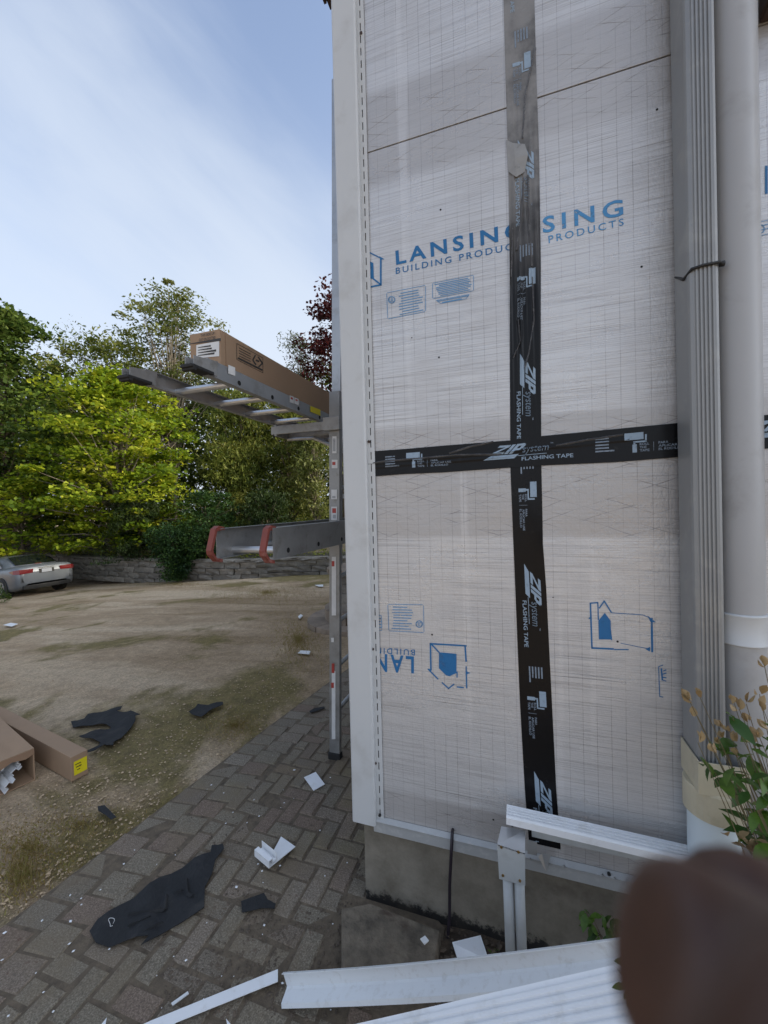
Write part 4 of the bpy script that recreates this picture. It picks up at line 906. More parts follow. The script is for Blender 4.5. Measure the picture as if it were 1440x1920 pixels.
sheet('roofing_felt', [(183, 1513), (196, 1510), (207, 1521), (218, 1533), (208, 1537), (198, 1528), (184, 1520)], 'felt', 'dusty little black felt scrap on mossy ground below the boxes', 'roofing felt', group=FG, warp=.003, seed=7, dz=.012)
sheet('roofing_felt', [(580, 1334), (590, 1328), (608, 1325), (609, 1328), (592, 1334), (582, 1337)], 'felt', 'thin black felt sliver on the walk left of the standing ladder', 'roofing felt', group=FG, warp=.002, seed=8)
for pts_ in ([(243, 1716), (275, 1712), (310, 1708), (312, 1680)], [(243, 1737), (262, 1731), (281, 1722)], [(268, 1752), (285, 1742), (304, 1732)], [(350, 1650), (352, 1672), (354, 1679), (362, 1681)], [(330, 1675), (342, 1672)]):
    P = [onG(a, b_, .016) for a, b_ in pts_]; v = []
    for p_ in P: v += [p_+Vector((-.006, -.006, 0)), p_+Vector((.0, .0, .011)), p_+Vector((.004, .006, .001))]
    mesh('fold', v, [(i*3+k, i*3+k+1, i*3+k+4, i*3+k+3) for i in range(len(P)-1) for k in (0, 1)], 'felt', bf)
# chalk mark on the large felt
mb = MB(); prevp = None
for t in range(15):
    a = t/14*5.7+.9; p = onG(209+5*math.cos(a)+2*math.cos(2.3*a), 1729+8*math.sin(a), .030); 
    if prevp: mb.tube([prevp, p], .0009, 4)
    prevp = p
mb.build('chalk_mark', 'white_label', bf)
WG = 'white vinyl offcuts'
sheet('vinyl_offcut', [(570, 1458), (592, 1448), (609, 1471), (588, 1483)], 'vinyl_clean', 'flat white square vinyl offcut on the walk below the ladder foot', 'offcut', th=.0025, warp=0, group=WG)
sheet('paper_scrap', [(558, 1225), (564, 1220), (582, 1221), (580, 1227)], 'paper', 'small white paper scrap on the grass left of the ladder', 'scrap', th=.004, warp=0)
sheet('paper_scrap', [(6, 1172), (20, 1168), (34, 1170), (22, 1175)], 'paper', 'pale scrap on the drive near the left edge below the car', 'scrap', th=.004, warp=0)
sheet('paper_scrap', [(590, 1097), (606, 1096), (606, 1100), (598, 1100)], 'paper', 'thin white scrap on grass beside the round stone pedestal', 'scrap', th=.004, warp=0)
sheet('paper_scrap', [(559, 1157), (564, 1153), (568, 1156), (562, 1161)], 'paper', 'crumpled white wrapper on grass left of the stone steps', 'scrap', th=.015, warp=0)
sheet('vinyl_offcut', [(228, 1930), (260, 1925), (282, 1915), (521, 1818), (521, 1841), (330, 1918), (300, 1945)], 'vinyl_clean', 'long narrow white vinyl strip lying on the pavers at the bottom', 'offcut', th=.002, warp=0, group=WG, dz=.016)
sheet('vinyl_offcut', [(321, 1882), (352, 1860), (354, 1864), (324, 1886)], 'vinyl_dirty', 'thin white splinter on the pavers above the long strip', 'offcut', th=.003, warp=0, group=WG)
sheet('vinyl_offcut', [(188, 1924), (200, 1909), (197, 1926)], 'vinyl_clean', 'pointed white tip at the bottom edge left of the long strip', 'offcut', th=.002, warp=0, group=WG)
sheet('vinyl_offcut', [(424, 1911), (436, 1926), (427, 1928)], 'vinyl_clean', 'pointed white tip at the bottom edge right of the long strip', 'offcut', th=.002, warp=0, group=WG)
sheet('vinyl_offcut', [(788, 1762), (797, 1756), (804, 1765), (796, 1772)], 'paper', 'tiny white square scrap on the concrete slab', 'offcut', th=.004, warp=0, group=WG, dz=.085)
# bent corner scrap: flat plate with a stepped channel
c0 = onG(474, 1612, .02); c1 = onG(505, 1628, .02); c2 = onG(553, 1585, .02); c3 = onG(527, 1572, .02)
sc_ = empty('vinyl_offcut', (c1+c3)/2, 'bent white vinyl corner offcut with a channel on the pavers', 'offcut', WG)
p0, p1, p2, p3 = [onG(a, b_, .025) for a, b_ in ((478, 1605), (505, 1628), (554, 1588), (527, 1569))]
zz = Vector((0, 0, 1)); mid = p0.lerp(p3, .42)
def plate(P, t=.002): P = [Vector(p) for p in P]; n = len(P); return P+[p+zz*t for p in P], [tuple(range(n)), tuple(reversed(range(n, 2*n)))]+[(i, n+i, n+(i+1) % n, (i+1) % n) for i in range(n)]
pm = onG(512, 1597, .025)
v, f = plate([p0, p1, p2, p3, pm]); mesh('plate', v, f, 'vinyl_clean', sc_)
e = (p1-p0); nrm = Vector((-e.y, e.x, 0)).normalized(); nrm = nrm if nrm.dot(p3-p0) > 0 else -nrm
mb = MB(); mb.strip([(0, 0), (0, .030), (.018, .030), (.018, .012), (.040, .012), (.040, .045)], .002, p0, p1+(p1-p0)*.0, nrm, zz); mb.build('channel', 'vinyl_clean', sc_)
# shard leaning in the bed by the foundation
q0, q1, q2, q3 = onY(848, 1768, -.07), onY(862, 1812, -.11), onY(916, 1800, -.10), onY(901, 1755, -.03)
v = [q0, q1, q2, q3]; nn = Vector((0, .002, .001)); setp(mesh('vinyl_offcut', v+[p+nn for p in v], [(0, 1, 2, 3), (7, 6, 5, 4), (0, 4, 5, 1), (1, 5, 6, 2), (2, 6, 7, 3), (3, 7, 4, 0)], 'vinyl_clean'), 'white vinyl shard standing in the soil against the foundation', 'offcut', WG)
# stone slab beside the foundation
P = [onZ(a, b_, .055) for a, b_ in ((640, 1703), (693, 1693), (826, 1745), (816, 1812), (640, 1818))]
mb = MB(); n = len(P); v = [Vector((p.x, p.y, -.03)) for p in P]+[Vector((p.x, p.y, .045)) for p in P]+[p.lerp(sum(P, Vector())/n, .03)+Vector((0, 0, 0)) for p in P]
mb.add(v, [(i, (i+1) % n, n+(i+1) % n, n+i) for i in range(n)]+[(n+i, n+(i+1) % n, 2*n+(i+1) % n, 2*n+i) for i in range(n)]+[tuple(range(2*n, 3*n))]); setp(mb.build('stone_slab', 'slab'), 'rough dark stone slab beside the foundation corner', 'slab')
# cable down the foundation
pts = [onY(849, 1556, -.004), onY(848, 1562, -.026), onY(846, 1600, -.026), onY(843, 1660, -.018), onY(843, 1720, -.02), onY(839, 1765, -.03), onY(836, 1800, -.05)]
setp(MB().tube(pts, .0062, 8).build('cable', 'cord_purple', smooth=True), 'dark cable running down the concrete foundation from under the boards', 'cable')

# ------------------------------------------------------------------ sawhorse and white gutter pieces at the front
sh = empty('sawhorse', (-.03, -.13, 0), 'grey metal sawhorse bracket with two tubular legs before the foundation', 'sawhorse')
ys = -.135
def leg(pxt, pxb, y0_, y1_): a = onY(*pxt, y0_); b_ = onY(*pxb, y1_); b_.z = max(b_.z, -.01); return a, b_
for (t_, b_) in (((952, 1640), (958, 1800)), ((973, 1640), (979, 1800))):
    a, c_ = onY(t_[0], t_[1], ys), onY(b_[0], b_[1], ys); d_ = (c_-a); c_ = a+d_*((a.z-.0)/(a.z-c_.z))
    MB().tube([a, c_], .0165, 16).build('leg', 'grey_paint', sh, True)
fr = [onY(a, b_, ys-.022) for a, b_ in ((932, 1583), (984, 1600), (985, 1661), (936, 1648))]
bk = [onY(a, b_, ys+.045) for a, b_ in ((940, 1549), (985, 1557))]
th_ = Vector((0, .004, 0)); mb = MB(); v = fr+[p+th_ for p in fr]; mb.add(v, [(3, 2, 1, 0), (4, 5, 6, 7), (0, 1, 5, 4), (1, 2, 6, 5), (2, 3, 7, 6), (3, 0, 4, 7)]); mb.build('bracket_plate', 'grey_paint', sh)
t_ = [fr[0], fr[1], Vector((fr[1].x, ys+.04, fr[1].z+.006)), Vector((fr[0].x, ys+.04, fr[0].z+.006))]
t_[2] = bk[1]; t_[3] = bk[0]
mb = MB(); v = t_+[p-Vector((0, 0, .004)) for p in t_]; mb.add(v, [(0, 1, 2, 3), (7, 6, 5, 4), (0, 4, 5, 1), (1, 5, 6, 2), (2, 6, 7, 3), (3, 7, 4, 0)]); mb.build('bracket_top', 'aluminium_bright', sh)
mb = MB(); v = [fr[1], fr[2], fr[2]+Vector((0, .055, .01)), bk[1]-Vector((0, 0, .005))]; mb.add(v, [(0, 1, 2, 3)]); mb.build('bracket_side', 'grey_paint', sh)
for a, b_ in ((940, 1588), (972, 1597), (943, 1641), (975, 1651)):
    q = onY(a, b_, ys-.0225); MB().tube([q, q+Vector((0, -.003, 0))], .0042, 8).build('rivet', 'brass', sh)
q = onY(962, 1562, ys+.0); MB().box(onZ(961, 1563, fr[0].z+.0)+Vector((0, 0, .03)), (.006, .016, .002)).build('slot', 'dark_hole', sh)
q = onY(992, 1588, ys+.03); MB().box(q+Vector((.01, 0, 0)), (.03, .003, .045)).build('hinge_tab', 'aluminium', sh)
bmA = Vector((.0, ys+.04, fr[0].z-.045)); MB().box((bmA.x+.37, bmA.y+.03, bmA.z+.045), (.70, .02, .03), bev=.002).build('cross_bar', 'grey_paint', sh)
for dx_ in (.0, .035): MB().tube([(.66+dx_, ys+.02, bmA.z), (.665+dx_, ys-.02, -.01)], .0165, 12).build('leg', 'grey_paint', sh, True)
def flute_prof(w, h, nf=4, d=.006):
    P = [(-w/2, 0), (-w/2, h-.003)]
    for i in range(nf):
        a = -w/2+.006+(w-.012)*i/nf; q = (w-.012)/nf; P += [(a+.1*q, h), (a+.55*q, h), (a+.68*q, h-d), (a+.88*q, h-d)]
    return P+[(w/2, h-.003), (w/2, 0)]
# piece across the sawhorse, parallel to the wall
def frame3(A, B, upv): ax = (B-A).normalized(); u = upv; w = u.cross(ax).normalized(); u = ax.cross(w).normalized(); return ax, w, u
yA, yB = -.055, -.115
tA = onY(950, 1506, yA+.0); zf = onY(946, 1531, yB).z
A = Vector((tA.x, (yA+yB)/2, (tA.z+zf)/2-.012)); e2 = onY(1215, 1562, yA); f2 = onY(1215, 1598, yB); B0 = Vector((e2.x, (yA+yB)/2, (e2.z+f2.z)/2-.012)); B = A+(B0-A)*1.9
slope_ang = math.atan2(tA.z-zf, yA-yB); upv = Vector((0, -math.sin(slope_ang), math.cos(slope_ang)))
ax, w_, u_ = frame3(A, B, upv); wid = math.hypot(yA-yB, tA.z-zf)
ga = setp(MB().sweep(flute_prof(wid, .026, 4, .008), A-u_*.014, B-u_*.014, w_, u_).build('white_fluted_spout', 'vinyl_clean'), 'white fluted downspout length resting across the grey sawhorse', 'downspout', 'loose white gutter pieces')
# L-shaped fascia and a second fluted length in front
yL = -.40
A = onY(528, 1884, yL); A.z = max(A.z, .012); B0 = onY(1195, 1830, yL-.02); B = A+(B0-A)*1.12
up1 = onY(545, 1822, yL+.07)-A; hgt = .062
ax = (B-A).normalized(); w_ = Vector((0, 1, 0)); u_ = ax.cross(w_).normalized(); u_ = u_ if u_.z > 0 else -u_
mb = MB(); mb.strip([(-.004, -.010), (.0, .0), (.034, .006), (.042, .010), (.046, .050), (.038, .053)], .0022, A, B, w_, u_, steps=8, bend=lambda t: Vector((0, 0, -.014*math.sin(math.pi*t))))
setp(mb.build('white_fascia', 'vinyl_dirty', smooth=False), 'long white L-shaped trim with dirt specks lying along the bottom', 'trim', 'loose white gutter pieces')
yS = -.60
A = onY(652, 1979, yS); B0 = onY(1200, 1868, yS); B = A+(B0-A)*1.25
ax = (B-A).normalized(); tl = RAD(14); upv = Vector((0, -math.sin(tl), math.cos(tl))); ax, w_, u_ = frame3(A, B, upv)
setp(MB().sweep(flute_prof(.092, .045, 5, .006), A-u_*.03, B-u_*.03, w_, u_).build('white_fluted_spout', 'vinyl_clean'), 'white fluted downspout length at the very bottom in front of the L-shaped trim', 'downspout', 'loose white gutter pieces')
# rusty seam between the two pieces: a strip of dried sealant
SPOUT_END = B
# what the right-hand ends rest on
cbx = empty('concrete_block', (.62, -.52, 0), 'grey concrete block propping the white trim behind the fingers', 'block')
zc_ = min(B.z, .5)-.06
mb = MB(); mb.box((B.x-.12, -.52, zc_/2-.01), (.19, .39, zc_), bev=.006); mb.build('block', 'concrete', cbx)

# ------------------------------------------------------------------ plants by the pipe
def leaf_mesh(name, l_, w, mat, fold=.25, curl=.2, lobes=False):
    pts = [(0, 0), (.25, .38), (.5, .5), (.75, .34), (1, 0)]
    v = []; 
    for t, s_ in pts: v.append((l_*t, 0, -curl*l_*t*t))
    for t, s_ in pts[1:-1]: v.append((l_*t, w*s_, fold*w*s_-curl*l_*t*t))
    for t, s_ in pts[1:-1]: v.append((l_*t, -w*s_, fold*w*s_-curl*l_*t*t))
    f = [(0, 1, 5), (1, 2, 6, 5), (2, 3, 7, 6), (3, 4, 7), (0, 8, 1), (1, 8, 9, 2), (2, 9, 10, 3), (3, 10, 4)]
    me = bpy.data.meshes.new(name); me.from_pydata(v, [], f); me.materials.append(M[mat]); me.polygons.foreach_set('use_smooth', [True]*len(f)); return me
LM = [leaf_mesh('leaf', .060, .026, 'shrub_leaf', .25, c_) for c_ in (.1, .3, .5)]+[leaf_mesh('leaf', .042, .020, 'shrub_leaf', .35, .2)]
SM = [leaf_mesh('seed_husk', .026, .017, 'seed_husk', .6, -.1), leaf_mesh('seed_husk', .020, .013, 'seed_husk', .7, .1)]
def inst(par, me, name, loc, d, roll=None, scale=1.):
    o_ = bpy.data.objects.new(name, me); COL.objects.link(o_); o_.parent = par; d = Vector(d).normalized(); side = d.cross(Vector((0, 0, 1)))
    side = side.normalized() if side.length > .01 else Vector((1, 0, 0)); up_v = side.cross(d).normalized()
    if roll is None: roll = random.uniform(-.7, .7)
    rm = Matrix((d, -side, up_v)).transposed().to_4x4() @ Matrix.Rotation(roll, 4, 'X'); o_.matrix_local = Matrix.Translation(Vector(loc)-ORG[par.name]) @ rm @ Matrix.Scale(scale, 4); return o_
shrub = empty('garden_shrub', (.78, -.40, 0), 'leafy shrub with dry brown seed heads in front of the grey pipe', 'shrub')
root = Vector((.78, -.40, 0)); stems = MB()
def stem_to(tip, r=.0014, bow=.05):
    mid_ = root.lerp(tip, .5)+Vector((random.uniform(-bow, bow), random.uniform(-bow, bow), .03)); pts = []
    for t in np.linspace(0, 1, 7): pts.append((root*(1-t)**2+mid_*2*t*(1-t)+tip*t*t)+Vector((random.uniform(-.004, .004),)*3))
    stems.tube(pts, [r*(1.6-t) for t in np.linspace(0, 1, 7)], 5); return pts
heads = [(1296, 1315), (1312, 1308), (1306, 1345), (1310, 1390), (1432, 1248), (1424, 1302), (1376, 1318), (1385, 1330), (1350, 1362), (1365, 1372), (1348, 1395), (1358, 1385), (1378, 1390), (1402, 1352), (1395, 1372), (1410, 1395), (1430, 1330), (1437, 1365), (1422, 1385), (1380, 1415), (1340, 1410), (1400, 1318)]
for a, b_ in heads:
    tip = onY(a, b_, random.uniform(-.34, -.19)); pts = stem_to(tip); d_ = pts[-1]-pts[-2]
    for k in range(random.choice((2, 2, 3))): inst(shrub, random.choice(SM), 'seed_husk', tip+Vector([random.uniform(-.004, .004) for _ in range(3)]), d_.normalized()+Vector([random.uniform(-.5, .5) for _ in range(3)]), random.uniform(0, 6), random.uniform(.8, 1.2))
    for k in range(2):
        t = random.uniform(.55, .95); p = pts[int(t*6)]; inst(shrub, random.choice(SM), 'seed_husk', p, (random.uniform(-1, 1), random.uniform(-1, .3), random.uniform(0, 1)), None, .8)
greens = [(1340, 1440), (1352, 1462), (1372, 1445), (1392, 1430), (1410, 1420), (1425, 1440), (1438, 1420), (1360, 1418), (1378, 1398), (1405, 1450), (1420, 1470), (1435, 1480), (1400, 1490), (1415, 1510), (1432, 1520), (1385, 1480), (1450, 1400), (1460, 1450), (1450, 1380), (1330, 1435), (1425, 1405), (1412, 1380), (1440, 1540), (1420, 1545), (1380, 1345)]
for a, b_ in greens:
    tip = onY(a+random.uniform(-6, 6), b_+random.uniform(-6, 6), random.uniform(-.36, -.20)); pts = stem_to(tip)
    for k in range(13):
        p = pts[-1-min(k//2, 4)]+Vector([random.uniform(-.012, .012) for _ in range(3)]); inst(shrub, random.choice(LM), 'leaf', p, (random.uniform(-1, .6), random.uniform(-1, .4), random.uniform(-.5, .7)), None, random.uniform(.7, 1.15))
for a, b_ in ((1365, 1568), (1378, 1560), (1392, 1572), (1405, 1560), (1415, 1575), (1426, 1582), (1398, 1585), (1370, 1580)):
    p = onY(a, b_, -.33); inst(shrub, SM[0], 'seed_husk', p, (random.uniform(-1, 1), -.4, random.uniform(-.6, .6)), None, 1.2)
stems.build('stems', 'stem', shrub)
def sprig(label, rt, tips, big_):
    global root, stems
    root = Vector(rt); stems = MB(); pl = empty('young_plant', root, label, 'plant', 'young plants in the soil bed')
    for a, b_, Y in tips:
        tip = onY(a, b_, Y); pts = stem_to(tip, .0018, .02)
        for k in range(4): inst(pl, random.choice(LM), 'leaf', pts[-1-(k % 2)]+Vector([random.uniform(-.006, .006) for _ in range(3)]), (random.uniform(-1, .5), random.uniform(-.9, .2), random.uniform(-.7, .5)), None, big_*random.uniform(.7, 1.1))
    stems.build('stems', 'stem', pl)
sprig('bright green young plant against the foundation right of the sawhorse', (.30, -.06, 0), [(1098, 1705, -.09), (1112, 1722, -.09), (1128, 1712, -.09), (1108, 1738, -.10), (1145, 1735, -.09), (1150, 1715, -.08), (1150, 1755, -.11)], .85)
random.seed(77)
sprig('dark green sprig hanging over the end of the white fluted spout', (.36, -.42, .0), [(1180, 1800, -.62), (1184, 1822, -.64), (1188, 1835, -.64), (1182, 1855, -.65), (1196, 1812, -.62), (1178, 1845, -.65), (1190, 1866, -.65)], .5)
sprig('tiny green seedling beside the sawhorse legs', (-.10, -.09, 0), [(927, 1790, -.10), (925, 1782, -.10)], .4)

# ------------------------------------------------------------------ gravel, turf, crumbs
def scatter_px(n, x0, x1, y0, y1, test=None):
    out = []
    while len(out) < n:
        q = onG(random.uniform(x0, x1), y0+(y1-y0)*random.random(), -.015)
        if test is None or test(q): out.append(q)
    return out
def octas(name, P, smin, smax, mat, flat=.6, seed=0, lift=.0):
    V_ = []; 
    for p in P:
        s_ = random.uniform(smin, smax)*(1+.8*random.random()**4); a = random.uniform(0, 6.28); c_, d_ = math.cos(a), math.sin(a)
        ex_, ey_, ez_ = Vector((c_, d_, 0))*s_*random.uniform(.7, 1.4), Vector((-d_, c_, 0))*s_*random.uniform(.6, 1.1), Vector((0, 0, s_*flat))
        p = p+Vector((0, 0, lift)); t = [p+ex_, p+ey_, p-ex_, p-ey_, p+ez_, p-ez_]
        for i in range(4): V_ += [t[i], t[(i+1) % 4], t[4]]
    o_ = fastmesh(name, np.array([tuple(a) for a in V_]), 3, mat); return o_
drive = lambda q: q.x < edge_x(q.y)-.01
gp = scatter_px(2300, -10, 640, 1230, 1760, drive)+scatter_px(900, -10, 620, 1120, 1300, drive)
setp(octas('gravel_stones', gp, .003, .008, 'pebble', lift=.002), 'loose small gravel stones scattered over the drive', 'gravel', kind='stuff')
# short dry turf in the mossy patches
tv = []; tr = []
def turf(n, cx, cy, rx, ry, h):
    for _ in range(n):
        a = random.uniform(0, 6.28); r = abs(random.gauss(0, .62)); px, py = cx+rx*r*math.cos(a), cy+ry*r*math.sin(a)
        q = onG(px, py, -.01)
        if not drive(q): continue
        hh = h*random.uniform(.4, 1.1); d_ = Vector((random.uniform(-1, 1), random.uniform(-1, 1), 0))*hh*.9; s_ = Vector((random.uniform(-1, 1), random.uniform(-1, 1), 0)).normalized()*.0025
        tv.extend([tuple(q-s_), tuple(q+s_), tuple(q+d_+Vector((0, 0, hh)))]); tr.append(random.random())
turf(3000, 60, 1590, 190, 85, .014); turf(1000, 150, 1545, 130, 45, .012); turf(1600, 440, 1360, 70, 40, .018); turf(2600, 560, 1200, 60, 60, .05); turf(3000, 500, 1112, 120, 24, .07); turf(900, 40, 1640, 60, 60, .03); turf(1500, 330, 1096, 110, 8, .08)
tf = fastmesh('turf', np.array(tv), 3, 'turf', rnd=tr); setp(tf, 'short dry grass and moss patches along the drive edges', 'grass', kind='stuff')
# crumbs of vinyl, bark and leaf litter on the paving
wk = lambda q: edge_x(q.y)+.02 < q.x < -.45 and not (q.y > -.02 and q.x > -.68)
cr_ = scatter_px(70, 0, 700, 1420, 1920, wk)
setp(octas('vinyl_crumbs', cr_, .0018, .0055, 'vinyl_clean', .35, lift=.022), 'tiny white vinyl crumbs strewn over the paving', 'debris', kind='stuff')
bk_ = scatter_px(2200, 300, 720, 1380, 1920, wk)
setp(octas('bark_litter', bk_, .0025, .007, 'bark', .3, lift=.016), 'reddish brown bark litter in the paving joints', 'debris', kind='stuff')
sl = [Vector((random.uniform(-.3, .5), random.uniform(-.35, -.0), .0)) for _ in range(500)]
setp(octas('soil_litter', sl, .004, .012, 'bark', .4, lift=.008), 'brown leaf litter on the dark soil bed', 'debris', kind='stuff')

# ------------------------------------------------------------------ round stone pedestal with steps, behind the ladder
pc = onG(625, 1178); pc = Vector((pc.x+.25, pc.y+.45, 0)); pc.z = gz(pc.x, pc.y)
ped = empty('stone_pedestal', pc, 'round stacked stone pedestal on curved steps behind the ladder', 'pedestal')
def disc(name, r, z0, z1, seg, mat, gap=.012, jit=.012):
    for k in range(seg):
        a0, a1 = 2*math.pi*k/seg+gap/r/2, 2*math.pi*(k+1)/seg-gap/r/2; R_ = r+random.uniform(-jit, jit); v = []
        for zz_ in (z0, z1):
            for a in np.linspace(a0, a1, 4): v.append(pc+Vector((R_*math.cos(a), R_*math.sin(a), zz_)))
            for a in np.linspace(a1, a0, 4): v.append(pc+Vector((R_*.25*math.cos(a), R_*.25*math.sin(a), zz_)))
        mesh(name, v, [tuple(range(8))[::-1], tuple(range(8, 16))]+[(i, (i+1) % 8, 8+(i+1) % 8, 8+i) for i in range(8)], mat, ped)
disc('step_stone', .80, -.1, .10, 9, 'stone_step'); disc('step_stone', .55, .10, .27, 8, 'stone_step')
for i in range(4): disc('wall_stone', .44-.005*i, .27+.13*i, .395+.13*i, 8, 'stone')
disc('cap_stone', .50, .79, .86, 8, 'stone_step')

# ------------------------------------------------------------------ retaining wall of stone blocks
wpx = [(-420, 1102), (-150, 1100), (60, 1097), (200, 1093), (330, 1089), (450, 1084), (560, 1077), (660, 1074), (800, 1072), (1000, 1069)]
wp = [onG(a, b_) for a, b_ in wpx]
rw_ = empty('retaining_wall', wp[3], 'low grey stone block retaining wall beyond the drive', 'wall')
def stone_mesh(l_, h, d_, seed):
    r = random.Random(seed); bm = bmesh.new(); bmesh.ops.create_cube(bm, size=1); bmesh.ops.subdivide_edges(bm, edges=bm.edges[:], cuts=1, use_grid_fill=True)
    for v_ in bm.verts:
        c_ = v_.co.copy(); k = .11 if abs(c_.y) > .4 else .035
        v_.co = Vector((c_.x*l_, c_.y*d_, c_.z*h))*(1-.05*(c_.length > .7))+Vector((r.uniform(-1, 1)*k*l_*.4, r.uniform(-1, 1)*k*d_*1.2, r.uniform(-1, 1)*k*h*.5))
    me = bpy.data.meshes.new('stone_block'); bm.to_mesh(me); bm.free(); me.materials.append(M['stone']); return me
SB = [stone_mesh(.60, .22, .34, i) for i in range(6)]; CB = [stone_mesh(.62, .11, .42, 40+i) for i in range(4)]
segs = []; 
for a, b_ in zip(wp[:-1], wp[1:]): segs.append((Vector((a.x, a.y, 0)), Vector((b_.x, b_.y, 0)), (Vector((b_.x, b_.y, 0))-Vector((a.x, a.y, 0))).length))
tot = sum(s_[2] for s_ in segs)
def along(d_):
    for a, b_, l_ in segs:
        if d_ <= l_: return a.lerp(b_, d_/l_), (b_-a).normalized()
        d_ -= l_
    return segs[-1][1], (segs[-1][1]-segs[-1][0]).normalized()
WALLH = .98; wb = [gz(p.x, p.y) for p in wp]; ztop = float(np.mean([b_ for b_ in wb[2:7]]))+WALLH
cnt = 0
for c_ in range(5):
    d_ = .3*(c_ % 2)
    while d_ < tot:
        p, t_ = along(d_)
        if c_ < 4:
            o_ = bpy.data.objects.new('stone_block', random.choice(SB)); z_ = ztop-.11-.225*(3-c_)-.11
        else: o_ = bpy.data.objects.new('cap_stone', random.choice(CB)); z_ = ztop-.055
        COL.objects.link(o_); o_.parent = rw_; o_.location = Vector((p.x, p.y, z_))-ORG[rw_.name]; o_.rotation_euler = (0, 0, math.atan2(t_.y, t_.x)+random.choice((0, math.pi))+random.uniform(-.02, .02)); d_ += random.uniform(.56, .605); cnt += 1
# bank above the wall
bv = []; K = 14; nb = len(wp)
for i, p in enumerate(wp):
    _, t_ = along(min(tot-.01, sum(s_[2] for s_ in segs[:i]))); nrm = Vector((-t_.y, t_.x, 0))
    if nrm.dot(FW) < 0: nrm = -nrm
    for k in range(K):
        s_ = .12+k*k*.55; q = Vector((p.x, p.y, 0))+nrm*s_; bv.append((q.x, q.y, ztop-.04+min(s_*.045, 2.2)))
bank = mesh('wooded_bank', bv, [(i*K+k, i*K+k+1, (i+1)*K+k+1, (i+1)*K+k) for i in range(nb-1) for k in range(K-1)], 'bank_soil', smooth=True, org=(0, 0, 0)); setp(bank, 'shaded soil bank behind the stone retaining wall', 'bank', kind='structure')

# ------------------------------------------------------------------ trees
def leaf_quads(C, N_, size, flat=.5, asp=.55, droop=0.):
    """C (n,3) leaf centres -> diamond leaves"""
    n = len(C); a = rng.uniform(0, 2*np.pi, n); tilt = rng.normal(0, flat, n)
    d = np.stack([np.cos(a)*np.cos(tilt), np.sin(a)*np.cos(tilt), np.sin(tilt)-droop], 1); d /= np.linalg.norm(d, axis=1, keepdims=True)
    r = rng.normal(0, 1, (n, 3)); r[:, 2] *= flat; s = np.cross(d, np.cross(r, d)); s = np.cross(d, np.stack([rng.normal(0, flat, n), rng.normal(0, flat, n), np.ones(n)], 1)); s /= np.linalg.norm(s, axis=1, keepdims=True)+1e-6
    L_ = (size*rng.uniform(.6, 1.3, n))[:, None]
    V_ = np.stack([C-d*L_*.5, C+s*L_*asp*.5, C+d*L_*.5, C-s*L_*asp*.5], 1); return V_.reshape(-1, 3)
def tree(name, label, base, H, R_, prof, ncl, nlf, size, mat, clr, clz, trunk=.12, bark='bark', z0f=.15, flat=.5, asp=.55, group='trees and shrubs beyond the retaining wall', lean_=(0, 0), nlimb=40, bias=.45, cat='tree', stems_=1, droop=0., seed=0):
    global rng
    rng = np.random.default_rng(100+seed); random.seed(200+seed)
    base = Vector(base); t_ = empty(name, base, label, cat, group)
    tt = rng.uniform(0, 1, ncl)**.9; an = rng.uniform(0, 2*np.pi, ncl); rr = R_*np.array([prof(a) for a in tt])*rng.uniform(0, 1, ncl)**bias*rng.uniform(.75, 1.15, ncl)
    rr = rr*(1+.30*np.sin(3*an+seed)*np.sin(5*tt+seed*2)+.18*np.sin(7*an+9*tt)); zc = H*(z0f+(1-z0f)*tt); C = np.stack([base.x+lean_[0]*tt+rr*np.cos(an), base.y+lean_[1]*tt+rr*np.sin(an), base.z+zc], 1)
    k = rng.integers(0, ncl, nlf); g = rng.normal(0, 1, (nlf, 3)); ln = np.linalg.norm(g, axis=1, keepdims=True); g = g/ln*np.minimum(ln, 1.7)
    sz = (rng.uniform(.35, 1.45, ncl))[k][:, None]; P = C[k]+g*np.array([clr, clr, clz])*sz
    P[:, 2] = np.maximum(P[:, 2], base.z+.03)
    tone = rng.normal(.0, .22, ncl)[k]; q = np.clip(rng.normal(.5, .2, nlf)+tone, 0, 1)
    fastmesh('crown', leaf_quads(P, None, size, flat, asp, droop), 4, mat, t_, q)
    mb = MB()
    for s_ in range(stems_):
        off = Vector((random.uniform(-.3, .3), random.uniform(-.3, .3), 0))*(0 if stems_ == 1 else 1); pts = []; Ht = H*.92
        for a in np.linspace(0, 1, 8): pts.append(base+off*(.3+a*1.5)+Vector((lean_[0]*a+random.uniform(-.06, .06)*H*.1, lean_[1]*a+random.uniform(-.06, .06)*H*.1, -.1+Ht*a)))
        mb.tube(pts, [trunk*(1-.9*a)+.01 for a in np.linspace(0, 1, 8)], 7)
    for i in range(min(nlimb, ncl)):
        e_ = Vector(C[i]); h0 = max(.1, (e_.z-base.z)*random.uniform(.45, .75))/H
        s_ = base+Vector((lean_[0]*h0, lean_[1]*h0, H*h0)); m_ = s_.lerp(e_, .5)+Vector((0, 0, .08*H*random.uniform(-.2, .5))); r0 = trunk*(1-.85*h0)*.45
        mb.tube([s_, m_, e_], [r0+.008, r0*.5+.006, .004], 5)
    mb.build('trunk', bark, t_, True); return t_
rnd_ = lambda t: math.sin(math.pi*min(1, .12+.88*t))**.6 if t < 1 else .1
vase = lambda t: .45+.75*math.sin(math.pi*(t*.8))*(1-.5*t)
cone = lambda t: max(.06, (1-t))**.8
dome = lambda t: math.sqrt(max(.02, 1-t*t))
def foot(px, depth, dz=None):
    p = at(px, 960, depth); s_ = ztop-.05+.03*max(0, depth-17); return Vector((p.x, p.y, s_ if dz is None else dz))
def hgt(px, py, depth): return at(px, py, depth).z
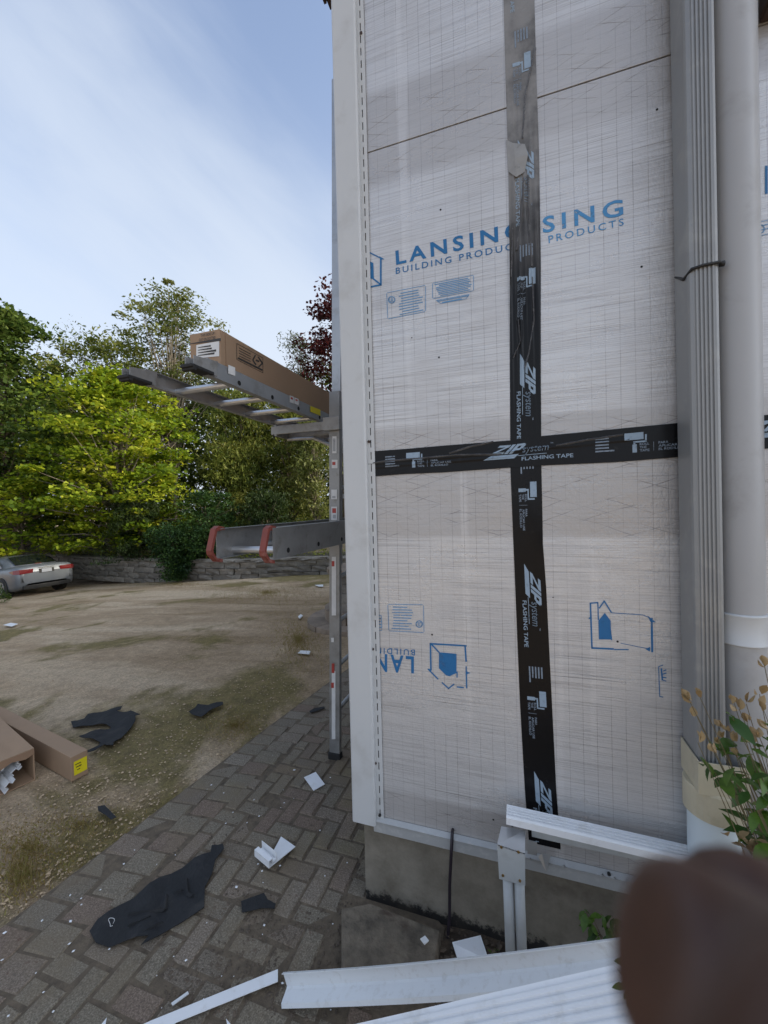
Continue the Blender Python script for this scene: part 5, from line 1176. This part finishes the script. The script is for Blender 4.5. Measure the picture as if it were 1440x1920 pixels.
def T(name, label, px, top, depth, wpx_, *a, **k):
    b_ = foot(px, depth); H = hgt(px, top, depth)-b_.z; R_ = wpx_/2/F_PX*depth; return tree(name, label, b_, H, R_, *a, **k)
T('maple_tree', 'bright yellow-green maple spreading over the stone wall', 225, 705, 17.6, 330, rnd_, 250, 31000, .17, 'leaf_maple', .50, .17, .13, 'bark_pale', z0f=.05, flat=.5, asp=.8, nlimb=150, bias=.62, seed=1)
T('maple_tree', 'low yellow-green maple at the left end of the wall behind the car', 40, 905, 17.0, 250, rnd_, 90, 6000, .17, 'leaf_maple', .42, .14, .07, z0f=.05, flat=.38, asp=.8, nlimb=40, bias=.5, seed=2)
T('broadleaf_tree', 'tall dark green broadleaf tree at the far left edge', 10, 585, 20, 270, rnd_, 280, 26000, .22, 'leaf_green', .60, .28, .2, z0f=.12, flat=.5, asp=.7, nlimb=80, seed=3)
T('broadleaf_tree', 'second dark green tree partly cut by the left edge, further out', -150, 600, 20.5, 300, rnd_, 200, 11000, .22, 'leaf_green', .65, .3, .2, z0f=.1, flat=.5, asp=.7, nlimb=60, seed=4)
T('locust_tree', 'tall airy locust tree with feathery crown left of the cardboard box', 325, 552, 24, 210, lambda t: .25+.9*math.sin(math.pi*min(1, .15+.8*t))*(.6+.4*t), 170, 12000, .22, 'leaf_locust', .50, .14, .15, 'bark_pale', z0f=.42, flat=.4, asp=.5, nlimb=120, bias=.6, lean_=(.2, .2), seed=5, stems_=2)
T('olive_tree', 'olive-brown tree with drooping sprays behind the maple', 215, 650, 22.5, 190, vase, 170, 16000, .24, 'leaf_olive', .55, .34, .13, z0f=.2, flat=.6, asp=.4, nlimb=60, seed=6, droop=.3)
T('thin_tree', 'thin bare-topped tree showing above the maple crown', 172, 622, 25, 120, vase, 50, 1500, .17, 'leaf_pale', .5, .4, .08, 'bark_pale', z0f=.3, flat=.6, asp=.3, nlimb=50, seed=7)
T('cedar_tree', 'brown-green cedar under the upper ladder plank', 455, 745, 20.5, 190, lambda t: .95-.5*t, 230, 28000, .24, 'leaf_olive', .48, .34, .13, z0f=.02, flat=.7, asp=.22, nlimb=70, seed=8, droop=.4)
T('cedar_tree', 'brown-green cedar between the ladder jack and the lower ladder', 545, 735, 21.5, 170, lambda t: .95-.45*t, 220, 26000, .24, 'leaf_olive', .48, .34, .13, z0f=.02, flat=.7, asp=.22, nlimb=70, seed=9, droop=.4)
T('pale_tree', 'pale wispy tree right of the cardboard box', 572, 628, 26, 90, vase, 70, 6000, .22, 'leaf_pale', .4, .3, .10, 'bark_pale', z0f=.25, flat=.6, asp=.3, nlimb=50, seed=10)
T('purple_tree', 'dark red-leaved tree behind the standing ladder', 645, 535, 24, 130, rnd_, 120, 9000, .20, 'leaf_purple', .55, .35, .15, z0f=.4, flat=.5, asp=.8, nlimb=50, seed=11)
T('slender_tree', 'slender pale-barked tree just left of the standing ladder', 592, 790, 19.5, 80, vase, 70, 7000, .19, 'leaf_locust', .35, .25, .09, 'bark_pale', z0f=.25, flat=.6, asp=.35, nlimb=60, seed=12)
T('juniper_shrub', 'dark juniper bush on top of the stone wall', 262, 905, 16.9, 130, dome, 130, 16000, .15, 'leaf_dark', .26, .16, .06, z0f=0, flat=.7, asp=.2, nlimb=30, seed=13, cat='shrub')
T('spruce_shrub', 'dense blue-green spruce bush right of the juniper', 385, 925, 16.9, 150, lambda t: .95-.45*t, 150, 18000, .13, 'leaf_spruce', .24, .10, .06, z0f=0, flat=.45, asp=.25, nlimb=30, seed=14, cat='shrub', droop=.25)
T('cedar_shrub', 'dark cedar bush above the wall behind the lower ladder', 500, 925, 17.6, 130, dome, 100, 12000, .16, 'leaf_dark', .3, .2, .06, z0f=0, flat=.7, asp=.22, nlimb=30, seed=15, cat='shrub')
# trailing shrub spilling over the wall
pw = onG(335, 1090); b_ = Vector((pw.x, pw.y, gz(pw.x, pw.y)))-FW*.1
tree('trailing_shrub', 'leafy green shrub spilling down over the stone wall', b_+Vector((0, 0, .10)), 1.9, 1.05, lambda t: .35+.7*t, 110, 13000, .10, 'leaf_spruce', .2, .16, .04, z0f=.05, flat=.6, asp=.5, nlimb=20, seed=16, cat='shrub')
p = onG(0, 1130); tree('low_bush', 'small dark bush at the left edge of the drive', Vector((p.x-.25, p.y, p.z)), .5, .35, dome, 20, 1400, .06, 'leaf_green', .09, .07, .02, z0f=0, nlimb=10, seed=17, cat='shrub', group='low planting by the drive')
# ground cover along the wall top
cv = []
for _ in range(3600):
    d_ = random.uniform(0, tot); p_, t_ = along(d_); n_ = Vector((-t_.y, t_.x, 0)); n_ = n_ if n_.dot(FW) > 0 else -n_; q_ = p_+n_*random.uniform(.15, 1.1); cv.append((q_.x, q_.y, ztop+random.uniform(0, .22)))
rng = np.random.default_rng(5); gc = fastmesh('ground_cover', leaf_quads(np.array(cv), None, .09, .6, .7), 4, 'cover_leaf', rnd=rng.uniform(0, 1, len(cv))); setp(gc, 'yellow-green ground cover along the top of the stone wall', 'ground cover', kind='stuff')
# woodland mass behind
wv = []
for _ in range(1150):
    px = random.uniform(-420, 1150); dp_ = random.uniform(25, 35); b_ = foot(px, dp_); hh = random.uniform(0, 1)**.85*(9.6+1.4*math.sin(px*.021)+random.uniform(-.9, .9))
    c_ = np.array([b_.x, b_.y, b_.z+hh]); n_ = 95; wv.append(c_+np.random.default_rng(_).normal(0, 1, (n_, 3))*np.array([.75, .75, .5]))
wv = np.concatenate(wv); wd = fastmesh('woodland', leaf_quads(wv, None, .34, .6, .7), 4, 'leaf_wood', rnd=np.clip(rng.normal(.45, .22, len(wv)), 0, 1)); setp(wd, 'mass of dim woodland closing the view behind the trees', 'woodland', kind='stuff')

# ------------------------------------------------------------------ parked car
random.seed(5)
pr_ = onG(90, 1111); car_yaw = math.atan2(ray(92, 1100).y, ray(92, 1100).x)+RAD(24)
fwd = Vector((math.cos(car_yaw), math.sin(car_yaw), 0)); lft = Vector((-fwd.y, fwd.x, 0)); slp = (gz(pr_.x+fwd.x*3, pr_.y+fwd.y*3)-gz(pr_.x, pr_.y))/3
cf = Vector((fwd.x, fwd.y, slp)).normalized(); cu = cf.cross(lft).normalized(); cu = cu if cu.z > 0 else -cu
car = empty('parked_car', pr_, 'silver sedan parked by the stone wall, cut by the left edge', 'car')
def cw(x, y, z): return pr_+cf*x+lft*y+cu*z
def loft(name, st, mat, smooth=True, par=car, cap=True):
    n = len(st[0]); v = []; 
    for s_ in st: v += [cw(*p) for p in s_]
    f = [(i*n+k, i*n+k+1, (i+1)*n+k+1, (i+1)*n+k) for i in range(len(st)-1) for k in range(n-1)]
    if cap: f += [tuple(range(n)), tuple(reversed(range((len(st)-1)*n, len(st)*n)))]
    o_ = mesh(name, v, f, mat, par, smooth); bm = bmesh.new(); bm.from_mesh(o_.data); bmesh.ops.recalc_face_normals(bm, faces=bm.faces[:])
    for q in bm.faces:
        if len(q.verts) > 4: q.smooth = False
    bm.to_mesh(o_.data); bm.free(); return o_
def section(x, w, zb_, zs, zd, cr_=.0):
    h = [(0, zd), (.55*w, zd-.004), (.84*w, zd-.03), (.95*w, zs+.02), (w, zs-.10), (w, zs-.28), (.985*w, zb_+.12), (.95*w, zb_), (.80*w, zb_-.03)]
    L_ = [(x, y, z) for y, z in reversed(h)]; R__ = [(x, -y, z) for y, z in h[1:]]; return L_+R__
ST = [section(-.035, .70, .46, .77, .83), section(-.02, .78, .42, .80, .86), section(.0, .82, .36, .88, .97), section(.04, .86, .30, .93, 1.035), section(.12, .89, .25, .955, 1.065), section(.5, .915, .2, .97, 1.075), section(.85, .92, .2, .975, 1.07), section(1.5, .925, .2, .97, 1.0), section(2.8, .925, .2, .95, .98), section(3.55, .92, .2, .93, .98), section(4.2, .90, .2, .86, .90), section(4.65, .84, .22, .74, .80), section(4.85, .70, .30, .62, .68)]
body = loft('body', ST, 'car_paint')
def cab(x, wb_, wt, z0_, z1_): h = [(0, z1_), (.6*wt, z1_-.012), (.9*wt, z1_-.05), (wt, z1_-.12), (wb_, z0_)]; return [(x, y, z) for y, z in reversed(h)]+[(x, -y, z) for y, z in h[1:]]
CB_ = [cab(.62, .80, .74, 1.0, 1.08), cab(1.0, .84, .68, .98, 1.25), cab(1.45, .87, .655, .97, 1.41), cab(2.0, .88, .66, .96, 1.462), cab(2.6, .88, .66, .95, 1.455), cab(3.1, .87, .67, .95, 1.33), cab(3.75, .82, .74, .93, .99)]
loft('cabin', CB_, 'car_paint')
def panel(name, pts, mat, par=car): return mesh(name, [cw(*p) for p in pts], [tuple(range(len(pts)))], mat, par)
def lerpP(a, b_, t): return tuple(x+(y-x)*t for x, y in zip(a, b_))
# rear window and side windows sit just off the cabin skin
rwv = [(.66, .62, 1.105), (1.36, .55, 1.40), (1.40, .3, 1.415), (1.41, 0, 1.42), (1.40, -.3, 1.415), (1.36, -.55, 1.40), (.66, -.62, 1.105), (.64, -.3, 1.10), (.635, 0, 1.10), (.64, .3, 1.10)]
panel('rear_window', rwv, 'car_glass'); 
for s_ in (1, -1):
    panel('side_window', [(1.05, s_*.862, 1.04), (1.5, s_*.80, 1.31), (1.92, s_*.79, 1.345), (1.92, s_*.892, 1.02)], 'car_glass'); panel('side_window', [(1.98, s_*.892, 1.02), (1.98, s_*.79, 1.345), (2.65, s_*.79, 1.335), (3.2, s_*.875, 1.02)], 'car_glass')
panel('windscreen', [(3.70, .66, 1.02), (3.70, -.66, 1.02), (3.12, -.58, 1.34), (3.12, .58, 1.34)], 'car_glass')
for s_ in (1, -1):
    v = [(-.045, s_*.40, .935), (-.05, s_*.42, .80), (-.045, s_*.80, .78), (-.03, s_*.80, .94), (.10, s_*.935, .80), (.10, s_*.925, .93), (.36, s_*.945, .885)]
    mesh('tail_light', [cw(*p_) for p_ in v], [(0, 1, 2, 3), (3, 2, 4, 5), (5, 4, 6)], 'car_red', car)
MB().box(cw(-.02, 0, .30), (.10, 1.45, .14), Matrix((cf, lft, cu)).transposed(), bev=.02).build('bumper_valance', 'car_black', car)
mx_ = Matrix((cf, lft, cu)).transposed()
MB().box(cw(-.034, 0, .83), (.012, .46, .15), mx_, bev=.004).build('plate_recess', 'car_black', car); MB().box(cw(-.042, 0, .83), (.008, .31, .12), mx_, bev=.003).build('number_plate', 'car_plate', car)
MB().box(cw(-.012, 0, .945), (.012, .5, .022), mx_).build('chrome_strip', 'car_chrome', car)
MB().box(cw(.012, .035, .995), (.008, .012, .06), mx_).box(cw(.012, -.035, .995), (.008, .012, .06), mx_).box(cw(.012, 0, .995), (.008, .06, .012), mx_).build('badge', 'car_chrome', car)
for x in (.98, 3.75):
    for s_ in (1, -1):
        MB().tube([cw(x, s_*.70, .33), cw(x, s_*.935, .33)], .375, 28).build('wheel_arch', 'car_black', car)
        wh = MB().tube([cw(x, s_*.72, .33), cw(x, s_*.90, .33), cw(x, s_*.945, .33), cw(x, s_*.948, .33)], [.325, .325, .305, .23], 28).build('tyre', 'rubber', car, True)
        mb = MB(); mb.tube([cw(x, s_*.90, .33), cw(x, s_*.953, .33)], [.06, .05], 12)
        for k in range(7):
            a = 2*math.pi*k/7; mb.tube([cw(x, s_*.945, .33), cw(x+.20*math.cos(a), s_*.951, .33+.20*math.sin(a))], [.028, .022], 5)
        for k in range(24):
            a, b2_ = 2*math.pi*k/24, 2*math.pi*(k+1)/24; mb.add([cw(x+r_*math.cos(t), s_*.952, .33+r_*math.sin(t)) for r_, t in ((.19, a), (.225, a), (.225, b2_), (.19, b2_))], [(0, 1, 2, 3)])
        mb.build('rim', 'car_rim', car)
MB().box(cw(2.9, .98, 1.03), (.12, .16, .11), mx_, bev=.02).build('wing_mirror', 'car_paint', car)
MB().box(cw(.55, .0, 1.10), (.02, .2, .015), mx_).build('brake_lamp', 'car_red', car)

# ------------------------------------------------------------------ the person's hand in front of the lens
def camp(px, py, depth): return CAM+ray(px, py)*depth
def chain(pts): return pts
bmv, bme, rad = [], [], []
def addv(p, r): bmv.append(Vector(p)); rad.append(r); return len(bmv)-1
pxc = lambda s_, off: (1275+s_*.866-off*.5, 1790+s_*.5+off*.866)      # along the finger axis, and across it, in photo pixels at the finger's own depth
wrist_c = camp(2150, 2350, .045)
palm = addv(camp(2000, 2230, .044), .026); wri = addv(camp(2350, 2560, .05), .022); bme.append((palm, wri))
dn = (-UP*.8+RT*.45-FW*.25).normalized()
fa1 = addv(bmv[wri]+dn*.09, .027); fa2 = addv(bmv[wri]+dn*.22, .036); bme += [(wri, fa1), (fa1, fa2)]
def finger(tip_s, off, depth, r0, seq):
    prev = palm
    base_ = camp(*pxc(820, off*.8), depth); k0 = addv(base_, r0*1.15); bme.append((palm, k0)); prev = k0
    for s_, rr_, dd in seq:
        k_ = addv(camp(*pxc(s_, off), depth+dd), r0*rr_); bme.append((prev, k_)); prev = k_
finger(0, 20, .0415, .0108, [(560, 1.08, 0), (330, 1.04, 0), (120, 1.03, 0), (0, .98, 0), (-75, .74, .0008)])
finger(0, -100, .0525, .0108, [(560, 1.08, 0), (400, 1.02, 0), (220, 1.0, 0), (70, .96, 0), (0, .72, 0)])
# two folded fingers and the thumb, out of view beside the phone
for off, dd in ((150, .040), (300, .040)):
    k0 = addv(camp(*pxc(900, off), dd), .0095); k1 = addv(camp(*pxc(740, off+40), dd-.012), .0088); k2 = addv(camp(*pxc(800, off+60), dd-.028), .008); k3 = addv(camp(*pxc(930, off+60), dd-.032), .0072)
    bme += [(palm, k0), (k0, k1), (k1, k2), (k2, k3)]
k0 = addv(camp(2050, 1950, .030), .011); k1 = addv(camp(1950, 1750, .020), .0098); k2 = addv(camp(1850, 1600, .018), .0088); bme += [(palm, k0), (k0, k1), (k1, k2)]
hroot = bmv[palm].copy(); me = bpy.data.meshes.new('person'); me.from_pydata([tuple(p-hroot) for p in bmv], bme, []); hand = bpy.data.objects.new('person', me); COL.objects.link(hand); hand.location = hroot
md = hand.modifiers.new('skin', 'SKIN'); sv_ = me.skin_vertices[0].data
for i, r_ in enumerate(rad): sv_[i].radius = (r_, r_)
sv_[palm].use_root = True; md.use_smooth_shade = True; sb_ = hand.modifiers.new('sub', 'SUBSURF'); sb_.levels = sb_.render_levels = 2
me.materials.append(M['skin']); ORG[hand.name] = hroot
setp(hand, "person's blurred fingers reaching in front of the lens at the lower right", 'person')
MB().tube([bmv[fa1]+dn*.03, bmv[fa1]+dn*.08, bmv[fa2]+dn*.02], [.036, .041, .046], 20).build('sleeve', 'sleeve', hand, True)
